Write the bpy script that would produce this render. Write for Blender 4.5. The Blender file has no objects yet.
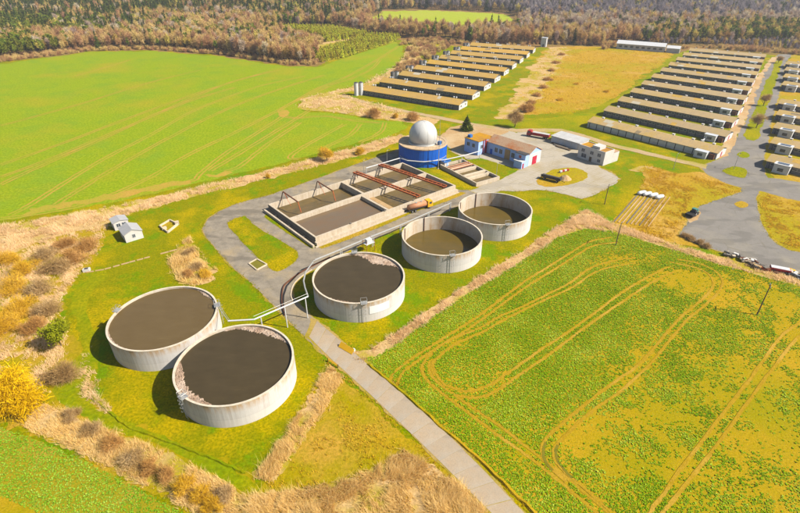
import bpy, bmesh, math, random
import numpy as np
from mathutils import Vector, Matrix

random.seed(7)
RNG = np.random.default_rng(7)
SC = bpy.context.scene
COL = SC.collection
R_ = math.radians

# ------------------------------------------------------------------ camera, sky, sun, exposure
F, PITCH, H = 497.0, R_(31.815), 78.05          # focal length in photo pixels, tilt, height of the drone
cam = bpy.data.cameras.new('camera')
cam.sensor_width = 36.0
cam.lens = F / 800 * 36.0
cam.clip_start = 0.5
cam.clip_end = 9000
camo = bpy.data.objects.new('camera', cam)
COL.objects.link(camo)
camo.location = (0, 0, H)
camo.rotation_euler = (math.pi / 2 - PITCH, 0, 0)
SC.camera = camo

SUN_AZ, SUN_EL = R_(-14), R_(42)                # azimuth counted from +X
world = bpy.data.worlds.new('World')
SC.world = world
world.use_nodes = True
wn = world.node_tree
sky = wn.nodes.new('ShaderNodeTexSky')
sky.sky_type = 'NISHITA'
sky.sun_disc = False
sky.sun_elevation = SUN_EL
sky.sun_rotation = math.pi / 2 - SUN_AZ
sky.air_density = 1.0
sky.dust_density = 1.0
wn.links.new(sky.outputs[0], wn.nodes['Background'].inputs[0])
wn.nodes['Background'].inputs[1].default_value = 0.07
sl = bpy.data.lights.new('sun', 'SUN')
sl.energy = 4.6
sl.angle = R_(0.6)
sl.color = (1.0, 0.945, 0.86)
so = bpy.data.objects.new('sun', sl)
COL.objects.link(so)
sd = Vector((math.cos(SUN_AZ) * math.cos(SUN_EL), math.sin(SUN_AZ) * math.cos(SUN_EL), math.sin(SUN_EL)))
so.rotation_euler = sd.to_track_quat('Z', 'Y').to_euler()
so.location = sd * 300
SC.view_settings.view_transform = 'Standard'
SC.view_settings.look = 'None'
SC.view_settings.gamma = 1.0
SC.view_settings.exposure = 1.24
SC.render.engine = 'CYCLES'
SC.cycles.use_denoising = True
SC.cycles.max_bounces = 6
SC.cycles.transparent_max_bounces = 8

HAZE = 0.00012                                  # density of the air, per metre

# ------------------------------------------------------------------ surveying: photo pixel -> point on the ground
CP, SP = math.cos(PITCH), math.sin(PITCH)
def G(u, v, z=0.0):
    x, y = (u - 400) / F, -(v - 256.5) / F
    dx, dy, dz = x, CP + y * SP, -SP + y * CP
    t = (z - H) / dz
    return (dx * t, dy * t)
def GP(pts, z=0.0):
    return [G(u, v, z) for u, v in pts]
def pix(x, y, z=0.0):
    dep = y * CP - (z - H) * SP
    up = y * SP + (z - H) * CP
    return 400 + F * x / dep, 256.5 - F * up / dep

# ------------------------------------------------------------------ tags
def tag(o, label=None, cat=None, group=None, kind=None):
    if label: o['label'] = label
    if cat: o['category'] = cat
    if group: o['group'] = group
    if kind: o['kind'] = kind
    return o
def thing(name, label, cat, loc=(0, 0, 0), rz=0.0, group=None):
    o = bpy.data.objects.new(name, None)
    o.empty_display_size = 0.5
    COL.objects.link(o)
    o.location = loc
    o.rotation_euler = (0, 0, rz)
    return tag(o, label, cat, group)
def link(name, me, parent=None, loc=None, rot=None):
    o = bpy.data.objects.new(name, me)
    COL.objects.link(o)
    if parent: o.parent = parent
    if loc is not None: o.location = loc
    if rot is not None: o.rotation_euler = rot
    return o

# ------------------------------------------------------------------ mesh helpers
class MB:
    def __init__(s): s.v = []; s.f = []
    def add(s, vs, fs):
        n = len(s.v); s.v += [tuple(p) for p in vs]; s.f += [tuple(i + n for i in f) for f in fs]; return s
    def box(s, x0, x1, y0, y1, z0, z1):
        return s.add([(x0,y0,z0),(x1,y0,z0),(x1,y1,z0),(x0,y1,z0),(x0,y0,z1),(x1,y0,z1),(x1,y1,z1),(x0,y1,z1)],
                     [(3,2,1,0),(4,5,6,7),(0,1,5,4),(1,2,6,5),(2,3,7,6),(3,0,4,7)])
    def obox(s, c, size, rz=0.0, z0=0.0):
        cx, cy = c; sx, sy, sz = size
        n = len(s.v); s.box(-sx/2, sx/2, -sy/2, sy/2, z0, z0 + sz)
        ca, sa = math.cos(rz), math.sin(rz)
        for i in range(n, len(s.v)):
            x, y, z = s.v[i]; s.v[i] = (cx + ca*x - sa*y, cy + sa*x + ca*y, z)
        return s
    def prism(s, poly, z0, z1):
        n = len(poly)
        return s.add([(x,y,z0) for x,y in poly] + [(x,y,z1) for x,y in poly],
              [tuple(range(n-1,-1,-1)), tuple(range(n,2*n))] + [(i,(i+1)%n,n+(i+1)%n,n+i) for i in range(n)])
    def xprism(s, poly, x0, x1):            # profile in (y, z) swept along x
        n = len(poly)
        return s.add([(x0,y,z) for y,z in poly] + [(x1,y,z) for y,z in poly],
              [tuple(range(n)), tuple(range(2*n-1,n-1,-1))] + [(i,n+i,n+(i+1)%n,(i+1)%n) for i in range(n)])
    def cyl(s, c, r0, r1, z0, z1, n=16, caps=True):
        cx, cy = c
        vs = [(cx+r0*math.cos(2*math.pi*i/n), cy+r0*math.sin(2*math.pi*i/n), z0) for i in range(n)]
        vs += [(cx+r1*math.cos(2*math.pi*i/n), cy+r1*math.sin(2*math.pi*i/n), z1) for i in range(n)]
        fs = [(i,(i+1)%n,n+(i+1)%n,n+i) for i in range(n)]
        if caps: fs += [tuple(range(n-1,-1,-1)), tuple(range(n,2*n))]
        return s.add(vs, fs)
    def tube(s, a, b, r, n=6, r1=None):
        a, b = Vector(a), Vector(b); r1 = r if r1 is None else r1
        d = (b - a)
        if d.length < 1e-6: return s
        q = d.to_track_quat('Z', 'Y'); vs = []
        for p, rr in ((a, r), (b, r1)):
            for i in range(n):
                vs.append(p + q @ Vector((rr*math.cos(2*math.pi*i/n), rr*math.sin(2*math.pi*i/n), 0)))
        return s.add(vs, [(i,(i+1)%n,n+(i+1)%n,n+i) for i in range(n)] + [tuple(range(n-1,-1,-1)), tuple(range(n,2*n))])
    def path(s, pts, r, n=6):
        for a, b in zip(pts[:-1], pts[1:]): s.tube(a, b, r, n)
        return s
    def bar(s, a, b, w, h):
        a, b = Vector(a), Vector(b); d = (b - a).normalized()
        side = d.cross(Vector((0,0,1)))
        side = side.normalized() if side.length > 1e-4 else Vector((1,0,0))
        up = side.cross(d)
        vs = []
        for p in (a, b):
            for sx, sz in ((-1,-1),(1,-1),(1,1),(-1,1)): vs.append(p + side*sx*w/2 + up*sz*h/2)
        return s.add(vs, [(0,1,2,3),(7,6,5,4),(0,4,5,1),(1,5,6,2),(2,6,7,3),(3,7,4,0)])
    def mesh(s, name, mat, smooth=False):
        me = bpy.data.meshes.new(name)
        me.from_pydata(s.v, [], s.f)
        bm = bmesh.new(); bm.from_mesh(me); bmesh.ops.recalc_face_normals(bm, faces=bm.faces[:]); bm.to_mesh(me); bm.free()
        if mat: me.materials.append(mat)
        if smooth:
            for p in me.polygons: p.use_smooth = len(p.vertices) == 4
        return me
    def build(s, name, mat, parent=None, smooth=False, loc=None, rot=None):
        return link(name, s.mesh(name, mat, smooth), parent, loc, rot)

def np_mesh(name, verts, quads, mat, tint=None, tris=False):
    k = 3 if tris else 4
    me = bpy.data.meshes.new(name)
    nf = len(quads)
    me.vertices.add(len(verts)); me.vertices.foreach_set('co', np.ascontiguousarray(verts, np.float32).ravel())
    me.loops.add(nf * k); me.loops.foreach_set('vertex_index', np.ascontiguousarray(quads, np.int32).ravel())
    me.polygons.add(nf); me.polygons.foreach_set('loop_start', np.arange(0, nf * k, k, dtype=np.int32))
    me.update(calc_edges=True)
    if tint is not None:
        a = me.attributes.new('tint', 'FLOAT', 'FACE'); a.data.foreach_set('value', np.ascontiguousarray(tint, np.float32))
    me.materials.append(mat)
    return me

# ------------------------------------------------------------------ materials
ALB = 0.55                                      # base colours are kept moderate, the exposure brings them up
def lin(h):
    h = h.lstrip('#'); out = []
    for i in (0, 2, 4):
        c = int(h[i:i+2], 16) / 255
        out.append(c / 12.92 if c <= 0.04045 else ((c + 0.055) / 1.055) ** 2.4)
    return out
def rgba(h, k=1.0):
    return tuple(c * k * ALB for c in lin(h)) + (1.0,)
class NT:
    def __init__(s, name):
        s.m = bpy.data.materials.new(name); s.m.use_nodes = True; s.t = s.m.node_tree; s.n = s.t.nodes; s.l = s.t.links
        s.b = s.n['Principled BSDF']; s.co = s.n.new('ShaderNodeTexCoord').outputs['Object']
        s.b.inputs['Roughness'].default_value = 0.9
        s.b.inputs['Specular IOR Level'].default_value = 0.0
    def noise(s, scale, detail=4, rough=0.6, stretch=None, off=0.0):
        n = s.n.new('ShaderNodeTexNoise'); n.inputs['Scale'].default_value = scale
        n.inputs['Detail'].default_value = detail; n.inputs['Roughness'].default_value = rough
        mp = s.n.new('ShaderNodeMapping'); mp.inputs['Location'].default_value = (off, off * 1.7, off * .3)
        if stretch: mp.inputs['Scale'].default_value = stretch[:3]; 
        if stretch and len(stretch) > 3: mp.inputs['Rotation'].default_value = (0, 0, stretch[3])
        s.l.new(s.co, mp.inputs[0]); s.l.new(mp.outputs[0], n.inputs['Vector']); return n.outputs['Fac']
    def ramp(s, fac, lo, hi):
        r = s.n.new('ShaderNodeMapRange'); r.inputs['From Min'].default_value = lo; r.inputs['From Max'].default_value = hi
        s.l.new(fac, r.inputs['Value']); return r.outputs['Result']
    def mix(s, fac, a, b):
        m = s.n.new('ShaderNodeMix'); m.data_type = 'RGBA'
        for sock, val in ((m.inputs[0], fac), (m.inputs[6], a), (m.inputs[7], b)):
            if hasattr(val, 'is_linked'): s.l.new(val, sock)
            else: sock.default_value = val
        return m.outputs[2]
    def math(s, op, a, b):
        m = s.n.new('ShaderNodeMath'); m.operation = op
        for sock, val in ((m.inputs[0], a), (m.inputs[1], b)):
            if hasattr(val, 'is_linked'): s.l.new(val, sock)
            else: sock.default_value = val
        return m.outputs[0]
    def color(s, c):
        if hasattr(c, 'is_linked'): s.l.new(c, s.b.inputs['Base Color'])
        else: s.b.inputs['Base Color'].default_value = c
        return s
    def bump(s, h, dist=0.1, strength=0.6):
        b = s.n.new('ShaderNodeBump'); b.inputs['Distance'].default_value = dist; b.inputs['Strength'].default_value = strength
        s.l.new(h, b.inputs['Height']); s.l.new(b.outputs[0], s.b.inputs['Normal']); return s
    def attr(s, name):
        a = s.n.new('ShaderNodeAttribute'); a.attribute_name = name; return a.outputs['Fac']

def ground_mat(name, c1, c2, c3, s1=0.05, s2=0.6, s3=3.0, cut=(0.45, 0.6), bump=0.15, k=1.0, streak=None, c4=None, c5=None, s5=.012, cut5=(.5, .62), fm=.42):
    t = NT(name)
    a = t.mix(t.ramp(t.noise(s2, 6, .65), .35, .65), rgba(c1, k), rgba(c2, k))
    if c5: a = t.mix(t.ramp(t.noise(s5, 6, .68, off=31), *cut5), a, rgba(c5, k))
    b = t.mix(t.ramp(t.noise(s1, 5, .6, off=13), *cut), a, rgba(c3, k))
    fine = t.noise(s3, 6, .7, stretch=streak)
    c = t.mix(t.math('ADD', t.math('MULTIPLY', t.ramp(fine, .36, .6), fm), 1 - fm), rgba(c4 or c1, k), b) if c4 else b
    d = t.mix(t.math('MULTIPLY', t.ramp(fine, .6, .36), .42), c, rgba(c1, k * .42))
    t.color(d); t.bump(fine, bump, .8)
    return t.m
def plain(name, c, rough=.8, var=.12, scale=1.0, k=1.0, metal=0.0, spec=.3):
    t = NT(name)
    n = t.ramp(t.noise(scale, 5, .65), .3, .7)
    t.color(t.mix(n, rgba(c, k * (1 - var)), rgba(c, k * (1 + var))))
    t.b.inputs['Roughness'].default_value = rough; t.b.inputs['Metallic'].default_value = metal
    t.b.inputs['Specular IOR Level'].default_value = spec
    return t.m
def foliage_mat(name, c1, c2, c3, transl=.25, inst=False, k=None):
    if k is None: k = 1.65 if inst else 1.4
    t = NT(name)
    a = t.attr('tint')
    col = t.mix(t.ramp(a, 0, .6), rgba(c1, k), rgba(c2, k)); col = t.mix(t.ramp(a, .6, 1.0), col, rgba(c3, k))
    if inst:
        oi = t.n.new('ShaderNodeObjectInfo'); r = oi.outputs['Random']
        hs = t.n.new('ShaderNodeHueSaturation')
        t.l.new(t.math('ADD', t.math('MULTIPLY', r, .05), .475), hs.inputs['Hue'])
        t.l.new(t.math('ADD', t.math('MULTIPLY', r, .45), .78), hs.inputs['Value'])
        t.l.new(col, hs.inputs['Color']); col = hs.outputs[0]
    d = t.n.new('ShaderNodeBsdfDiffuse'); tr = t.n.new('ShaderNodeBsdfTranslucent'); mx = t.n.new('ShaderNodeMixShader')
    t.l.new(col, d.inputs[0]); t.l.new(col, tr.inputs[0]); mx.inputs[0].default_value = transl
    t.l.new(d.outputs[0], mx.inputs[1]); t.l.new(tr.outputs[0], mx.inputs[2])
    t.l.new(mx.outputs[0], t.n['Material Output'].inputs[0])
    return t.m

M = {}
M['lawn'] = ground_mat('lawn_grass', '939000', 'a89c00', 'caac00', .07, .6, 2.0, (.5, .62), .2, 1.0, c4='647800', c5='789a00', s5=.13, cut5=(.51, .6), fm=.6)
M['litter'] = ground_mat('woodland_litter', 'a07a48', 'b08a58', '8f7a40', .02, .2, 1.0, (.4, .6), .3)
M['wheat'] = ground_mat('young_wheat', '98ac18', 'a6b022', 'b8aa2a', .02, .25, 1.1, (.50, .66), .12, 1.0, c4='7a980a', c5='90aa2a', s5=.06, cut5=(.48, .62), fm=.6)
M['soil'] = ground_mat('field_soil', 'b89e14', 'c4a01c', 'a89c0c', .06, .5, 3.0, (.48, .66), .10, c4='a8940e', c5='d0a424', s5=.03)
M['soil2'] = ground_mat('small_field_soil', 'b09e22', 'a49a1c', 'c8a440', .08, .5, 3.0, (.54, .68), .10, c4='929612')
M['farfield'] = ground_mat('far_field_grass', 'b0bc30', 'b8c038', 'bcbc44', .01, .1, .5, (.5, .7), .1)
M['ochre'] = ground_mat('ochre_meadow', 'd0a432', 'c89e28', 'b4a414', .025, .3, 1.0, (.46, .6), .2, c4='b08c2c', c5='d8aa54', s5=.05)
M['dry'] = ground_mat('dry_grass', 'e4c08c', 'd8b06c', 'b8a81c', .08, .45, 2.0, (.47, .6), .2, c4='c4a044')
M['strip'] = ground_mat('green_strip', '949602', 'a49e04', 'bca808', .05, .3, 1.4, (.48, .66), .12, c4='6e8202', c5='849c02', s5=.06, fm=.5)
M['rough'] = ground_mat('rough_grass', 'b49c0a', 'a89a06', 'd0a23c', .06, .35, 1.6, (.46, .64), .2, c4='9c9406', c5='c8a020', s5=.03)
M['dirt'] = ground_mat('bare_dirt', 'd2ae7c', 'c6a06c', 'dcbe90', .08, .6, 3.0, (.45, .6), .05)
M['track'] = ground_mat('farm_track', 'd0b488', 'c6aa7a', 'bcaa50', .1, .6, 3.0, (.5, .66), .05)

def paving_mat(name, c1, c2, c3, crack, k=1.0, joint=None):
    t = NT(name)
    a = t.mix(t.ramp(t.noise(.35, 6, .7), .32, .68), rgba(c1, k), rgba(c2, k))
    b = t.mix(t.ramp(t.noise(.09, 4, .6, off=5), .5, .68), a, rgba(c3, k))
    fine = t.noise(5, 5, .7)
    b = t.mix(t.math('MULTIPLY', t.ramp(fine, .58, .4), .3), b, rgba(c1, k * .55))
    v = t.n.new('ShaderNodeTexVoronoi'); v.feature = 'DISTANCE_TO_EDGE'; v.inputs['Scale'].default_value = crack
    w = t.n.new('ShaderNodeMapping'); t.l.new(t.co, w.inputs[0]); t.l.new(w.outputs[0], v.inputs['Vector'])
    cr = t.math('MULTIPLY', t.ramp(v.outputs['Distance'], .02, 0.0), t.ramp(t.noise(.15, 3, .5, off=9), .45, .6))
    b = t.mix(t.math('MULTIPLY', cr, .4), b, rgba('6d6242', k))
    patch = t.ramp(t.noise(.06, 3, .5, stretch=(1, 2.5, 1, .7), off=41), .56, .6)
    b = t.mix(t.math('MULTIPLY', patch, .45), b, rgba(c1, k * .6))
    if joint:
        br = t.n.new('ShaderNodeTexBrick'); br.inputs['Scale'].default_value = 1.0; br.inputs['Brick Width'].default_value = joint[0]; br.inputs['Row Height'].default_value = joint[1]
        br.inputs['Mortar Size'].default_value = .07; br.offset = 0.0
        mp = t.n.new('ShaderNodeMapping'); mp.inputs['Rotation'].default_value = (0, 0, joint[2]); t.l.new(t.co, mp.inputs[0]); t.l.new(mp.outputs[0], br.inputs['Vector'])
        b = t.mix(t.math('MULTIPLY', br.outputs['Fac'], t.ramp(t.noise(.2, 4, .6, off=23), .4, .6)), b, rgba('a08c50', k))
    oi = t.n.new('ShaderNodeObjectInfo')
    b = t.mix(t.math('MULTIPLY', oi.outputs['Random'], .3), b, rgba(c1, k * .72))
    t.color(b); t.bump(fine, .02, .5)
    return t.m
M['asphalt'] = paving_mat('worn_asphalt', '8c8272', 'b2a48e', 'bca680', .22)
M['concrete_yard'] = paving_mat('yard_concrete', 'c8bca6', 'd2c4ac', 'beac84', .3, joint=(3.0, 2.0, R_(48)))
M['shoulder'] = ground_mat('worn_shoulder', 'c8a860', 'bca058', 'b09c2c', .2, .8, 3.0, (.46, .6), .08, c4='a89430')
M['court'] = paving_mat('court_asphalt', '928c82', 'a0988e', 'aaa08e', .12)
M['road'] = paving_mat('concrete_road', 'bcae98', 'c8b8a0', 'c6a880', .1)

def tank_mat():
    t = NT('tank_concrete')
    sep = t.n.new('ShaderNodeSeparateXYZ'); t.l.new(t.co, sep.inputs[0]); z = sep.outputs[2]
    base = t.mix(t.ramp(t.noise(.5, 5, .65), .3, .7), rgba('e0dad2'), rgba('d6d0c8'))
    streak = t.ramp(t.noise(1.2, 5, .7, stretch=(1.6, 1.6, .08)), .48, .66)
    base = t.mix(t.math('MULTIPLY', streak, .5), base, rgba('bcb2a6'))
    band = t.ramp(t.math('ABSOLUTE', t.math('SUBTRACT', z, 2.1), 0), .05, .0)
    base = t.mix(t.math('MULTIPLY', band, .35), base, rgba('9a958c'))
    low = t.math('MULTIPLY', t.ramp(z, 2.15, 1.9), .35)
    base = t.mix(low, base, rgba('ece4d8'))
    rust = t.math('MULTIPLY', t.ramp(z, 3.6, 5.7), t.ramp(t.noise(.4, 5, .75, stretch=(1, 1, .2), off=4), .42, .58))
    base = t.mix(t.math('MULTIPLY', rust, .85), base, rgba('c0944e'))
    t.color(base); t.bump(t.noise(2.5, 5, .7), .03, .4); return t.m
M['tank'] = tank_mat()
M['rim'] = plain('rim_concrete', 'e0d0b6', .85, .2, .7)
M['conc'] = plain('concrete', 'dcc8a8', .9, .16, .5)
M['conc_d'] = plain('dark_concrete', '7c7468', .9, .25, .5)
def lagoon_mat():
    t = NT('lagoon_concrete')
    base = t.mix(t.ramp(t.noise(.5, 5, .7), .3, .7), rgba('e0d0b8'), rgba('d0bea2'))
    streak = t.ramp(t.noise(1.0, 5, .7, stretch=(1.4, 1.4, .1)), .42, .62)
    base = t.mix(t.math('MULTIPLY', streak, .32), base, rgba('9c8058'))
    t.color(base); t.bump(t.noise(2.5, 5, .7), .03, .4); return t.m
M['lagoon'] = lagoon_mat()
def slurry_mat(name, c1, c2, rough=.18):
    t = NT(name)
    cc = t.mix(t.ramp(t.noise(.22, 4, .6, stretch=(1, 2.2, 1, .6)), .35, .65), rgba(c1), rgba(c2))
    cc = t.mix(t.math('MULTIPLY', t.ramp(t.noise(.5, 6, .75, stretch=(.5, 2.6, 1, .9), off=8), .58, .7), .25), cc, rgba(c2, 1.6))
    t.color(cc)
    t.b.inputs['Roughness'].default_value = rough; t.b.inputs['Specular IOR Level'].default_value = .2
    t.bump(t.noise(1.6, 3, .5), .01, .3); return t.m
M['slurry'] = slurry_mat('dark_slurry', '6a5632', '705c38', .35)
M['slurry_d'] = slurry_mat('blackish_slurry', '4a3e26', '52452c', .35)
M['slurry_g'] = slurry_mat('olive_slurry', '725c26', '665628', .16)
M['slurry_l'] = slurry_mat('lagoon_slurry', '82684a', '7c6a52', .2)
M['slurry_o'] = slurry_mat('thin_lagoon_slurry', '7c6438', '6a5a34', .2)
M['crust'] = ground_mat('slurry_crust', 'c8aa90', 'a4886e', 'd8c0a8', .5, 1.6, 5.0, (.45, .6), .1)
M['steel'] = plain('galvanised_steel', 'bdbab2', .5, .12, 2, metal=.3)
M['white'] = plain('white_paint', 'dedcd8', .6, .06, .6)
M['board'] = plain('white_board', 'fbfbf8', .5, .03, 1)
M['whitewall'] = plain('whitewash', 'dcd6cc', .85, .1, .5)
M['rust'] = plain('rusty_steel', 'b8602c', .85, .3, 1.5)
M['rust_d'] = plain('dark_rusty_steel', '74482e', .8, .3, 1.5)
M['blue'] = plain('blue_cladding', '0064d0', .6, .14, .3)
M['blue_l'] = plain('pale_blue_plaster', 'b4d0ff', .85, .08, .5)
M['blue_r'] = plain('blue_sheet_roof', '3a78c0', .5, .1, .5)
M['dome'] = plain('membrane_fabric', 'd6d3cc', .5, .05, .3)
M['roofconc'] = plain('roof_screed', 'd2b48c', .9, .2, .5)
M['red'] = plain('red_paint', 'b8302c', .6, .15, 1)
M['crimson'] = plain('crimson_door', 'c81c3c', .6, .1, 1)
M['orange_roof'] = ground_mat('rusty_sheet_roof', 'cc7840', 'd88c54', 'd4b08c', .12, .4, 3.0, (.45, .6), .03)
M['yellow_roof'] = ground_mat('lichen_flat_roof', 'd8a028', 'cc943c', 'b8884c', .15, .5, 3.0, (.5, .65), .03)
def barn_roof(name, c1, c2, c3, c4):
    t = NT(name)
    oi = t.n.new('ShaderNodeObjectInfo')
    b = t.mix(t.ramp(t.noise(.5, 6, .75, stretch=(.5, 1, 1)), .36, .64), rgba(c1), rgba(c2))
    b = t.mix(t.ramp(t.noise(.09, 5, .7, off=7), .46, .62), b, rgba(c3))
    b = t.mix(t.math('MULTIPLY', t.ramp(t.noise(.9, 4, .7, stretch=(1.6, .2, 1), off=3), .5, .66), .7), b, rgba(c4))
    b = t.mix(t.math('MULTIPLY', t.ramp(t.noise(2.2, 4, .7, off=17), .56, .7), .5), b, rgba(c4, .6))
    b = t.mix(t.math('MULTIPLY', oi.outputs['Random'], .5), b, rgba(c4))
    wv = t.n.new('ShaderNodeTexWave'); wv.wave_type = 'BANDS'; wv.bands_direction = 'X'; wv.inputs['Scale'].default_value = 1.6
    t.l.new(t.co, wv.inputs['Vector'])
    t.color(b); t.bump(wv.outputs['Fac'], .05, .5); return t.m
M['barnroof'] = barn_roof('mossy_fibre_cement', 'd4a654', 'dcae58', 'e2b032', 'b09a6c')
M['barnroof_r'] = barn_roof('weathered_fibre_cement', 'ceae78', 'd4b47e', 'ccaa54', 'ae9e82')
M['patch_a'] = plain('newer_roof_sheet', 'c8bca0', .8, .1, .8); M['patch_b'] = plain('lichen_roof_sheet', 'caa040', .9, .2, .8); M['patch_c'] = plain('dark_roof_sheet', '94805c', .9, .2, .8)
M['barnwall'] = plain('grey_barn_render', '7c7876', .9, .2, .4)
M['barnwall_l'] = plain('pale_barn_render', 'c9c6c0', .9, .14, .4)
M['glass'] = plain('dusty_glass', '4a525c', .25, .2, .8, spec=.5)
M['frost'] = plain('milky_panel', 'd0d2d4', .6, .1, .6)
M['dark'] = plain('black_rubber', '242220', .9, .2, 2)
M['darkgrey'] = plain('dark_grey_steel', '4a4846', .7, .2, 1)
M['wood'] = plain('weathered_timber', '6e5a42', .9, .2, 2)
M['bark'] = plain('bark', '6a5638', .95, .25, 2)
M['yellow'] = plain('yellow_paint', 'f0b810', .6, .1, 1)
M['tankpink'] = plain('faded_orange_tank', 'c98a60', .6, .15, .8)
M['tealpaint'] = plain('teal_paint', '4c8a80', .6, .2, 1)
M['plastic_w'] = plain('white_bale_film', 'e4e2de', .4, .05, 1.5)
M['water'] = slurry_mat('rut_water', '8a7e20', '7c741c', .12)

# foliage
M['rape'] = foliage_mat('rape_leaves', '6c9004', '90aa12', 'b8c444', .25)
M['crop2'] = foliage_mat('bluish_crop_leaves', '6c9610', '8cae2c', 'acc250', .25)
M['reed'] = foliage_mat('dry_reed', 'd0aa58', 'ecca80', 'fae2a8', .45, k=1.6)
M['tuft'] = foliage_mat('verge_grass', '829000', 'aca008', 'c4b030', .35, k=1.3)
M['reed_p'] = foliage_mat('pale_straw', 'd0aa70', 'eaca94', 'fae2ba', .45, k=1.65)
M['reed_g'] = foliage_mat('yellowing_grass', 'c09c10', 'e0b420', 'f0c850', .3)
M['twig'] = foliage_mat('bare_twigs', 'a07c4a', 'bc9a64', 'd8ba8a', .25)
M['twig_r'] = foliage_mat('reddish_twigs', 'a87840', 'c49450', 'e0b070', .25)
M['twig_g'] = foliage_mat('budding_twigs', 'c09418', 'e0b02c', 'f0c450', .25)
M['willow'] = foliage_mat('yellow_willow', 'c89a06', 'e4b80c', 'f4d020', .35)
M['leaf'] = foliage_mat('green_leaves', '747c10', '989a18', 'bab428', .3)
M['spruce'] = foliage_mat('spruce_needles', '3c4c18', '586420', '7c8030', .15)
M['f_bare'] = foliage_mat('wood_bare', 'a4804e', 'bc9862', 'd0ae7c', .25, True)
M['f_pale'] = foliage_mat('wood_pale', 'b49a80', 'c6ae94', 'd6c0a6', .25, True, k=1.3)
M['f_bud'] = foliage_mat('wood_budding', 'b09044', 'c8a850', 'd8bc6c', .25, True, k=1.3)
M['f_pine'] = foliage_mat('wood_pine', '5a6418', '788024', '98983a', .2, True, k=1.15)
M['f_spruce'] = foliage_mat('wood_spruce', '3c4818', '545c22', '747634', .15, True, k=1.1)
M['f_young'] = foliage_mat('plantation_conifer', '8c8c1c', 'a8a028', 'c4b840', .2, True)
M['f_grey'] = foliage_mat('wood_haze_grey', '786c6c', '887c7c', '988c8a', .2, True)  # distant haze and cloud shade put into the tree colour

# ------------------------------------------------------------------ flat sheets of the setting
def catmull(pts, per=4, closed=True):
    P = [np.array(p, float) for p in pts]; n = len(P); out = []
    rng = range(n if closed else n - 1)
    for i in rng:
        p0 = P[(i-1) % n] if closed or i > 0 else P[0]
        p1, p2 = P[i], P[(i+1) % n]
        p3 = P[(i+2) % n] if closed or i + 2 < n else P[-1]
        for k in range(per):
            t = k / per
            out.append(.5*((2*p1) + (-p0+p2)*t + (2*p0-5*p1+4*p2-p3)*t*t + (-p0+3*p1-3*p2+p3)*t**3))
    if not closed: out.append(P[-1])
    return [tuple(p) for p in out]
def roughen(poly, amp, seed, grow=0.0):
    rg = random.Random(seed); out = []; n = len(poly); prev = 0.0
    area = sum(poly[i][0]*poly[(i+1) % n][1] - poly[(i+1) % n][0]*poly[i][1] for i in range(n)); sg = -1 if area > 0 else 1
    for i in range(n):
        a, b = np.array(poly[i]), np.array(poly[(i+1) % n]); L = np.linalg.norm(b - a)
        if L < 1e-6: continue
        d = max(30, np.linalg.norm(a) )
        step = max(.7, d / 170); k = max(1, int(L / step)); nrm = np.array([-(b-a)[1], (b-a)[0]]) / L
        s = amp * max(1.0, d / 160)
        for j in range(k):
            prev = prev * .6 + rg.gauss(0, 1) * .6
            out.append(tuple(a + (b - a) * j / k + nrm * (prev * s * (0.35 if j == 0 else 1) + sg * grow)))
    return out
def sheet(name, world_poly, level, mat, amp=0.3, smooth=0, kind='structure', grow=0.0):
    p = world_poly
    if smooth: p = catmull(p, smooth)
    if amp: p = roughen(p, amp, sum(map(ord, name)) + int(level * 17) + len(p), grow)
    bm = bmesh.new()
    vs = [bm.verts.new((x, y, level * 0.012)) for x, y in p]
    f = bm.faces.new(vs); f.normal_update()
    if f.normal.z < 0: f.normal_flip()
    bmesh.ops.triangulate(bm, faces=[f], ngon_method='EAR_CLIP')
    me = bpy.data.meshes.new(name); bm.to_mesh(me); bm.free(); me.materials.append(mat)
    o = link(name, me); o['kind'] = kind
    return o

bm = bmesh.new()
vs = [bm.verts.new(p) for p in ((-3400, -500, 0), (3400, -500, 0), (3400, 4200, 0), (-3400, 4200, 0))]
bm.faces.new(vs); me = bpy.data.meshes.new('ground'); bm.to_mesh(me); bm.free(); me.materials.append(M['lawn'])
tag(link('ground', me), kind='structure')

def px(name, pts, level, mat, amp=.3, smooth=0, shoulder=None):
    if shoulder: sheet('shoulder', GP(pts), level - .5, M[shoulder[0]], shoulder[2], smooth, grow=shoulder[1])
    return sheet(name, GP(pts), level, M[mat], amp, smooth)

# woodland floor far behind
sheet('woodland_floor', [(-2500, 300), (-420, 405), (-335, 425)] + GP([(60,56),(90,51),(150,50),(215,55),(290,66),(318,66),(330,60),(395,40),(430,42),(455,46),(520,47),(600,49),(675,54),(700,50),(760,54),(800,57),(860,60)]) +
      [(700, 400), (2500, 300), (2500, 3900), (-2500, 3900)], 1, M['litter'], .8)
WHEAT = [(-60,70),(0,64),(60,56),(90,52),(150,51),(215,56),(290,67),(318,67),(345,58),(395,42),(403,46),(399,62),(386,74),(364,83),(330,92),(302,99),(297,106),(306,111),(340,114),(375,120),(400,121),(408,127),(385,138),(360,142),(330,150),(290,161),(250,171),(205,181),(170,190),(120,201),(60,212),(0,221),(-60,232)]
px('wheat_field', WHEAT, 2, 'wheat', .5)
px('far_meadow', [(372,20),(385,11),(420,10),(470,12),(505,14),(518,19),(506,29),(455,29),(410,26),(380,24)], 3, 'farfield', 1.0)
px('far_clearing', [(300,51),(310,46),(355,36),(362,38),(340,44),(318,54)], 3, 'dry', .8)
px('distant_field', [(560,-1),(640,1),(700,2),(800,3),(860,4),(860,-2),(640,-4)], 3, 'ochre', 1.0)
px('distant_meadow', [(150,2),(215,4),(262,2),(240,-2),(170,-3)], 3, 'farfield', 1.0)
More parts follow.
